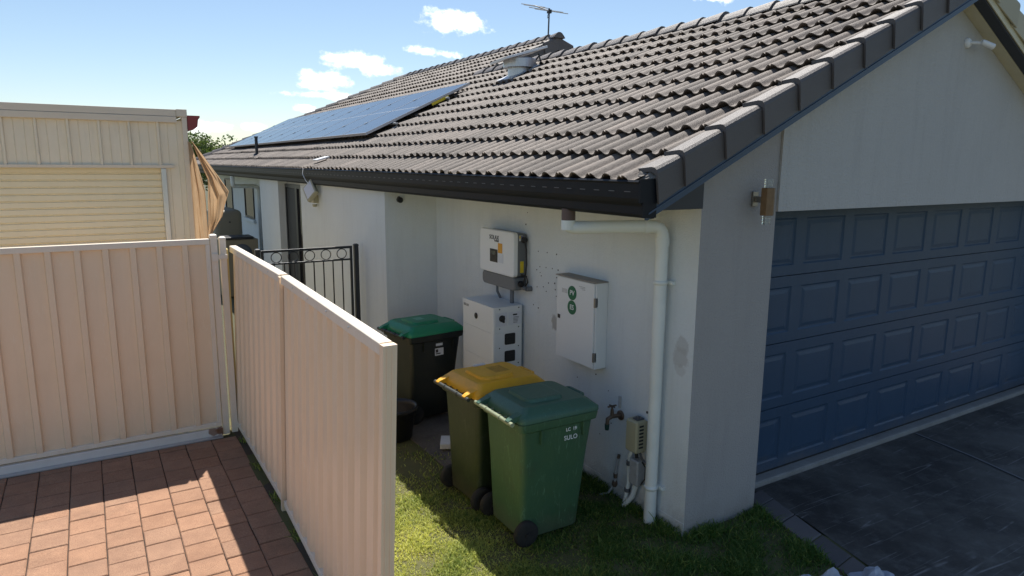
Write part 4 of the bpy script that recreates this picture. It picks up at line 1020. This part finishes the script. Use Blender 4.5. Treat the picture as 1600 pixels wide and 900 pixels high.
# cloth: two hanging flaps
clo = thing('shade_cloth', 'torn tan shade cloth hanging from the corner of the shed', 'shade cloth', (-2.55, 5.5, 2.2))
def flap(top, left, right, n=44, m=34, amp=.03, ph=0., y0=5.5):
    """left/right: lists of (x, y, z) down each side"""
    def samp(pl_, t):
        q = t * (len(pl_) - 1); i = min(int(q), len(pl_) - 2); f = q - i
        return Vector(pl_[i]) * (1 - f) + Vector(pl_[i + 1]) * f
    G = []
    for j in range(n + 1):
        t = j / n; a = samp(left, t); b = samp(right, t); row = []
        for i in range(m + 1):
            s = i / m; p = a * (1 - s) + b * s
            p = p + Vector((.008 * math.sin(13 * s + 4 * t), amp * math.sin(9 * s + 3.5 * t + ph) * math.sin(math.pi * s) + amp * .5 * math.sin(17 * s - 6 * t) + amp * .22 * math.sin(41 * s + 9 * t + 3 * math.sin(5 * t)), 0))
            row.append(p)
        G.append(row)
    return MB().grid(G)
flap(None, [(-2.655, 5.58, 3.08), (-2.65, 5.58, 2.5), (-2.645, 5.57, 1.6)], [(-2.63, 5.5, 3.04), (-2.52, 5.45, 2.5), (-2.50, 5.45, 1.6)], amp=.02).build('rear_flap', M['cloth'], clo)
flap(None, [(-2.64, 5.38, 3.07), (-2.50, 5.36, 2.62), (-2.515, 5.36, 2.35), (-2.52, 5.36, 2.08), (-2.535, 5.36, 1.93)],
     [(-2.62, 5.36, 3.04), (-2.40, 5.27, 2.68), (-2.285, 5.26, 2.49), (-2.37, 5.28, 2.20), (-2.53, 5.34, 1.92)], amp=.035, ph=1.1).build('front_flap', M['cloth'], clo)

# tank and air conditioner behind the fence
tk = thing('water_tank', 'beige slimline water tank behind the shade cloth', 'tank', (-1.0, 13.5, 0))
MB().loft([rrect(-1.30, -.70, 13.3, 14.6, z, .12, 6) for z in (0, 1.66)] + [rrect(-1.30 + i, -.70 - i, 13.3 + i, 14.6 - i, 1.66 + h, .12, 6) for i, h in ((.02, .05), (.06, .08), (.11, .09))], True, True).build('vessel', M['tank'], tk)
MB().lathe([(.02, 0), (.018, -.02)], (-.98, 13.3, 1.48), 'y', 10).build('plug', M['blackp'], tk)
ac = thing('air_conditioner', 'beige outdoor air conditioner box in front of the water tank', 'air conditioner', (-.9, 12, 0))
MB().box(-1.42, -.66, 11.9, 12.4, .0, 1.22).build('casing', M['tank'], ac, bevel=.02)
MB().box(-1.36, -.75, 11.88, 12.42, 1.223, 1.27).build('top_cover', M['blackp'], ac, bevel=.01)
MB().lathe([(.2, 0), (.2, -.012), (.06, -.02)], (-1.0, 11.9, .92), 'y', 20).build('fan_grille', M['greyd'], ac)

# ------------------------------------------------------------------ tree far behind
def tree(loc, R_, H, n=9000):
    t = thing('tree', 'leafy green tree behind the far end of the roof', 'tree', loc)
    x, y, z0 = loc; tb = MB(); tb.tube([(x, y, 0), (x + .05, y, H * .35), (x, y, H * .7)], [.22, .17, .08], 8)
    for k in range(7):
        a = k * 2.4; tb.tube([(x, y, H * (.35 + .04 * k)), (x + R_ * .55 * math.cos(a), y + R_ * .55 * math.sin(a), H * (.5 + .06 * k))], [.08, .02], 6)
    tb.build('trunk', M['bark'], t)
    cl = [(rng.normal(0, R_ * .42), rng.normal(0, R_ * .42), H * rng.uniform(.5, .98)) for _ in range(30)]
    mb = MB(); tn = []
    for i in range(n):
        c = cl[rng.integers(30)]; r = rng.normal(0, 1, 3); r = r / np.linalg.norm(r) * (rng.uniform() ** .4) * R_ * .30
        p = np.array([x + c[0], y + c[1], c[2]]) + r; d1 = rng.normal(0, 1, 3); d1 /= np.linalg.norm(d1); d2 = np.cross(d1, rng.normal(0, 1, 3)); d2 /= np.linalg.norm(d2)
        s = rng.uniform(.05, .10); mb.add([p - d1 * s, p + d2 * s * .5, p + d1 * s, p - d2 * s * .5], [(0, 1, 2, 3)]); q = rng.uniform(0, 1); tn += [(q,) * 3] * 4
    mb.tone = tn; mb.build('crown', M['leaf'], t)
tree((2.2, 38, 0), 2.6, 4.0)

# ------------------------------------------------------------------ grass blades
def blades(name, pts, hmin, hmax, seed=5):
    rg = np.random.default_rng(seed); n = len(pts)
    h = rg.uniform(hmin, hmax, n) * pts[:, 3]; a = rg.uniform(0, 2 * np.pi, n); w = rg.uniform(.0024, .0052, n)
    lean = rg.uniform(.4, 1.5, n) * h; la = rg.uniform(0, 2 * np.pi, n)
    base = pts[:, :3]
    dx = np.stack([np.cos(a) * w, np.sin(a) * w, np.zeros(n)], 1)
    ln = np.stack([np.cos(la) * lean, np.sin(la) * lean, np.zeros(n)], 1)
    V = np.empty((n, 5, 3)); V[:, 0] = base - dx; V[:, 1] = base + dx
    mid = base + ln * .35 + np.stack([np.zeros(n), np.zeros(n), h * .62], 1); V[:, 2] = mid + dx * .8; V[:, 3] = mid - dx * .8
    V[:, 4] = base + ln + np.stack([np.zeros(n), np.zeros(n), h], 1)
    V = V.reshape(-1, 3); i = np.arange(n) * 5
    F = [tuple(q) for q in np.stack([i, i + 1, i + 2, i + 3], 1)] + [tuple(q) for q in np.stack([i + 3, i + 2, i + 4], 1)]
    me = bpy.data.meshes.new(name); me.from_pydata(V.tolist(), [], F); me.materials.append(M['grass'])
    tn = np.clip(pts[:, 4] + rg.normal(0, .18, n), 0, 1)
    ca = me.color_attributes.new('tone', 'FLOAT_COLOR', 'POINT'); arr = np.ones((n * 5, 4), np.float32); arr[:, :3] = np.repeat(tn, 5)[:, None]
    ca.data.foreach_set('color', arr.ravel()); me.update()
    o = bpy.data.objects.new(name, me); COL.objects.link(o); return o
def patch(x, y, s=1.0):
    return .5 + .25 * np.sin(3.1 * x * s + 1.7 * np.sin(2.3 * y * s)) + .25 * np.sin(4.3 * y * s + 2.1 * np.sin(1.9 * x * s + 1))
n = 260000
gx = rng.uniform(-2.47, 1.12, n); gy = rng.uniform(-1.9, 2.75, n)
# stay off walls, driveway border and pads; thin out in the dark corner
border = np.interp(gy, [p[1] for p in bpts[::-1]], [p[0] for p in bpts[::-1]]) - .215
ok = (gx < -.008) | ((gy < -.01) & (gx < border))
fade = np.clip((2.35 - gy) / 1.1 + .25 * np.sin(9 * gx + 5 * gy), .03, 1)
ok &= rng.uniform(0, 1, n) < fade
clump = patch(gx, gy, 3.2); bare = patch(gx + 3, gy, 1.7)
ok &= rng.uniform(0, 1, n) < np.clip(.28 + 1.25 * bare * clump + .25 * clump - .15 * (gx > -1.2), .1, 1)
gx, gy, clump, bare = gx[ok], gy[ok], clump[ok], bare[ok]
zz = np.array([.006 * np.sin(3 * gx + 1.3 * gy) + .006 * np.sin(5.1 * gy - 2 * gx) - .012])[0]
near = np.where((gx > -.14) | (gy < -.0), 1.35, 1.0); near = np.where((gx > -.10) & (gy > 0), 2.3, near); near = np.where((gy > -.16) & (gy < 0) & (gx > 0), 2.2, near); near = near * np.where(rng.uniform(0, 1, len(gx)) < .04, 1.7, 1.0)
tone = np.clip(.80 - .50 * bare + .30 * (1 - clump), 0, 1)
sunny = 1 / (1 + np.exp((gx + 1.25 + .10 * np.sin(5 * gy)) / .16)); tone = tone * (.10 + .90 * sunny)  # sun patch put into blade colour: pale in sun, dark in house shade
tone = np.where((gx > -.3) | (gy < -.2), tone * .25, tone)  # shade by the wall and out front darkened into the blades too
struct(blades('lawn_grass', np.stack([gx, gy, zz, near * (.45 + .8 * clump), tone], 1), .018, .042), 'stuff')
# weeds along the paving edge under the fence
n = 1500; wx = rng.uniform(-2.595, -2.50, n); wy = rng.uniform(.2, 3.9, n)
k_ = (patch(wx, wy, 4.0) > .62); wx, wy = wx[k_], wy[k_]
struct(blades('edge_weeds', np.stack([wx, wy, np.full(len(wx), -.015), np.full(len(wx), 1.3), np.full(len(wx), .2)], 1), .02, .06, 9), 'stuff')
struct(MB().box(-2.60, -2.42, -2.5, 4.2, -.028, -.006).build('fence_soil', M['soil']))
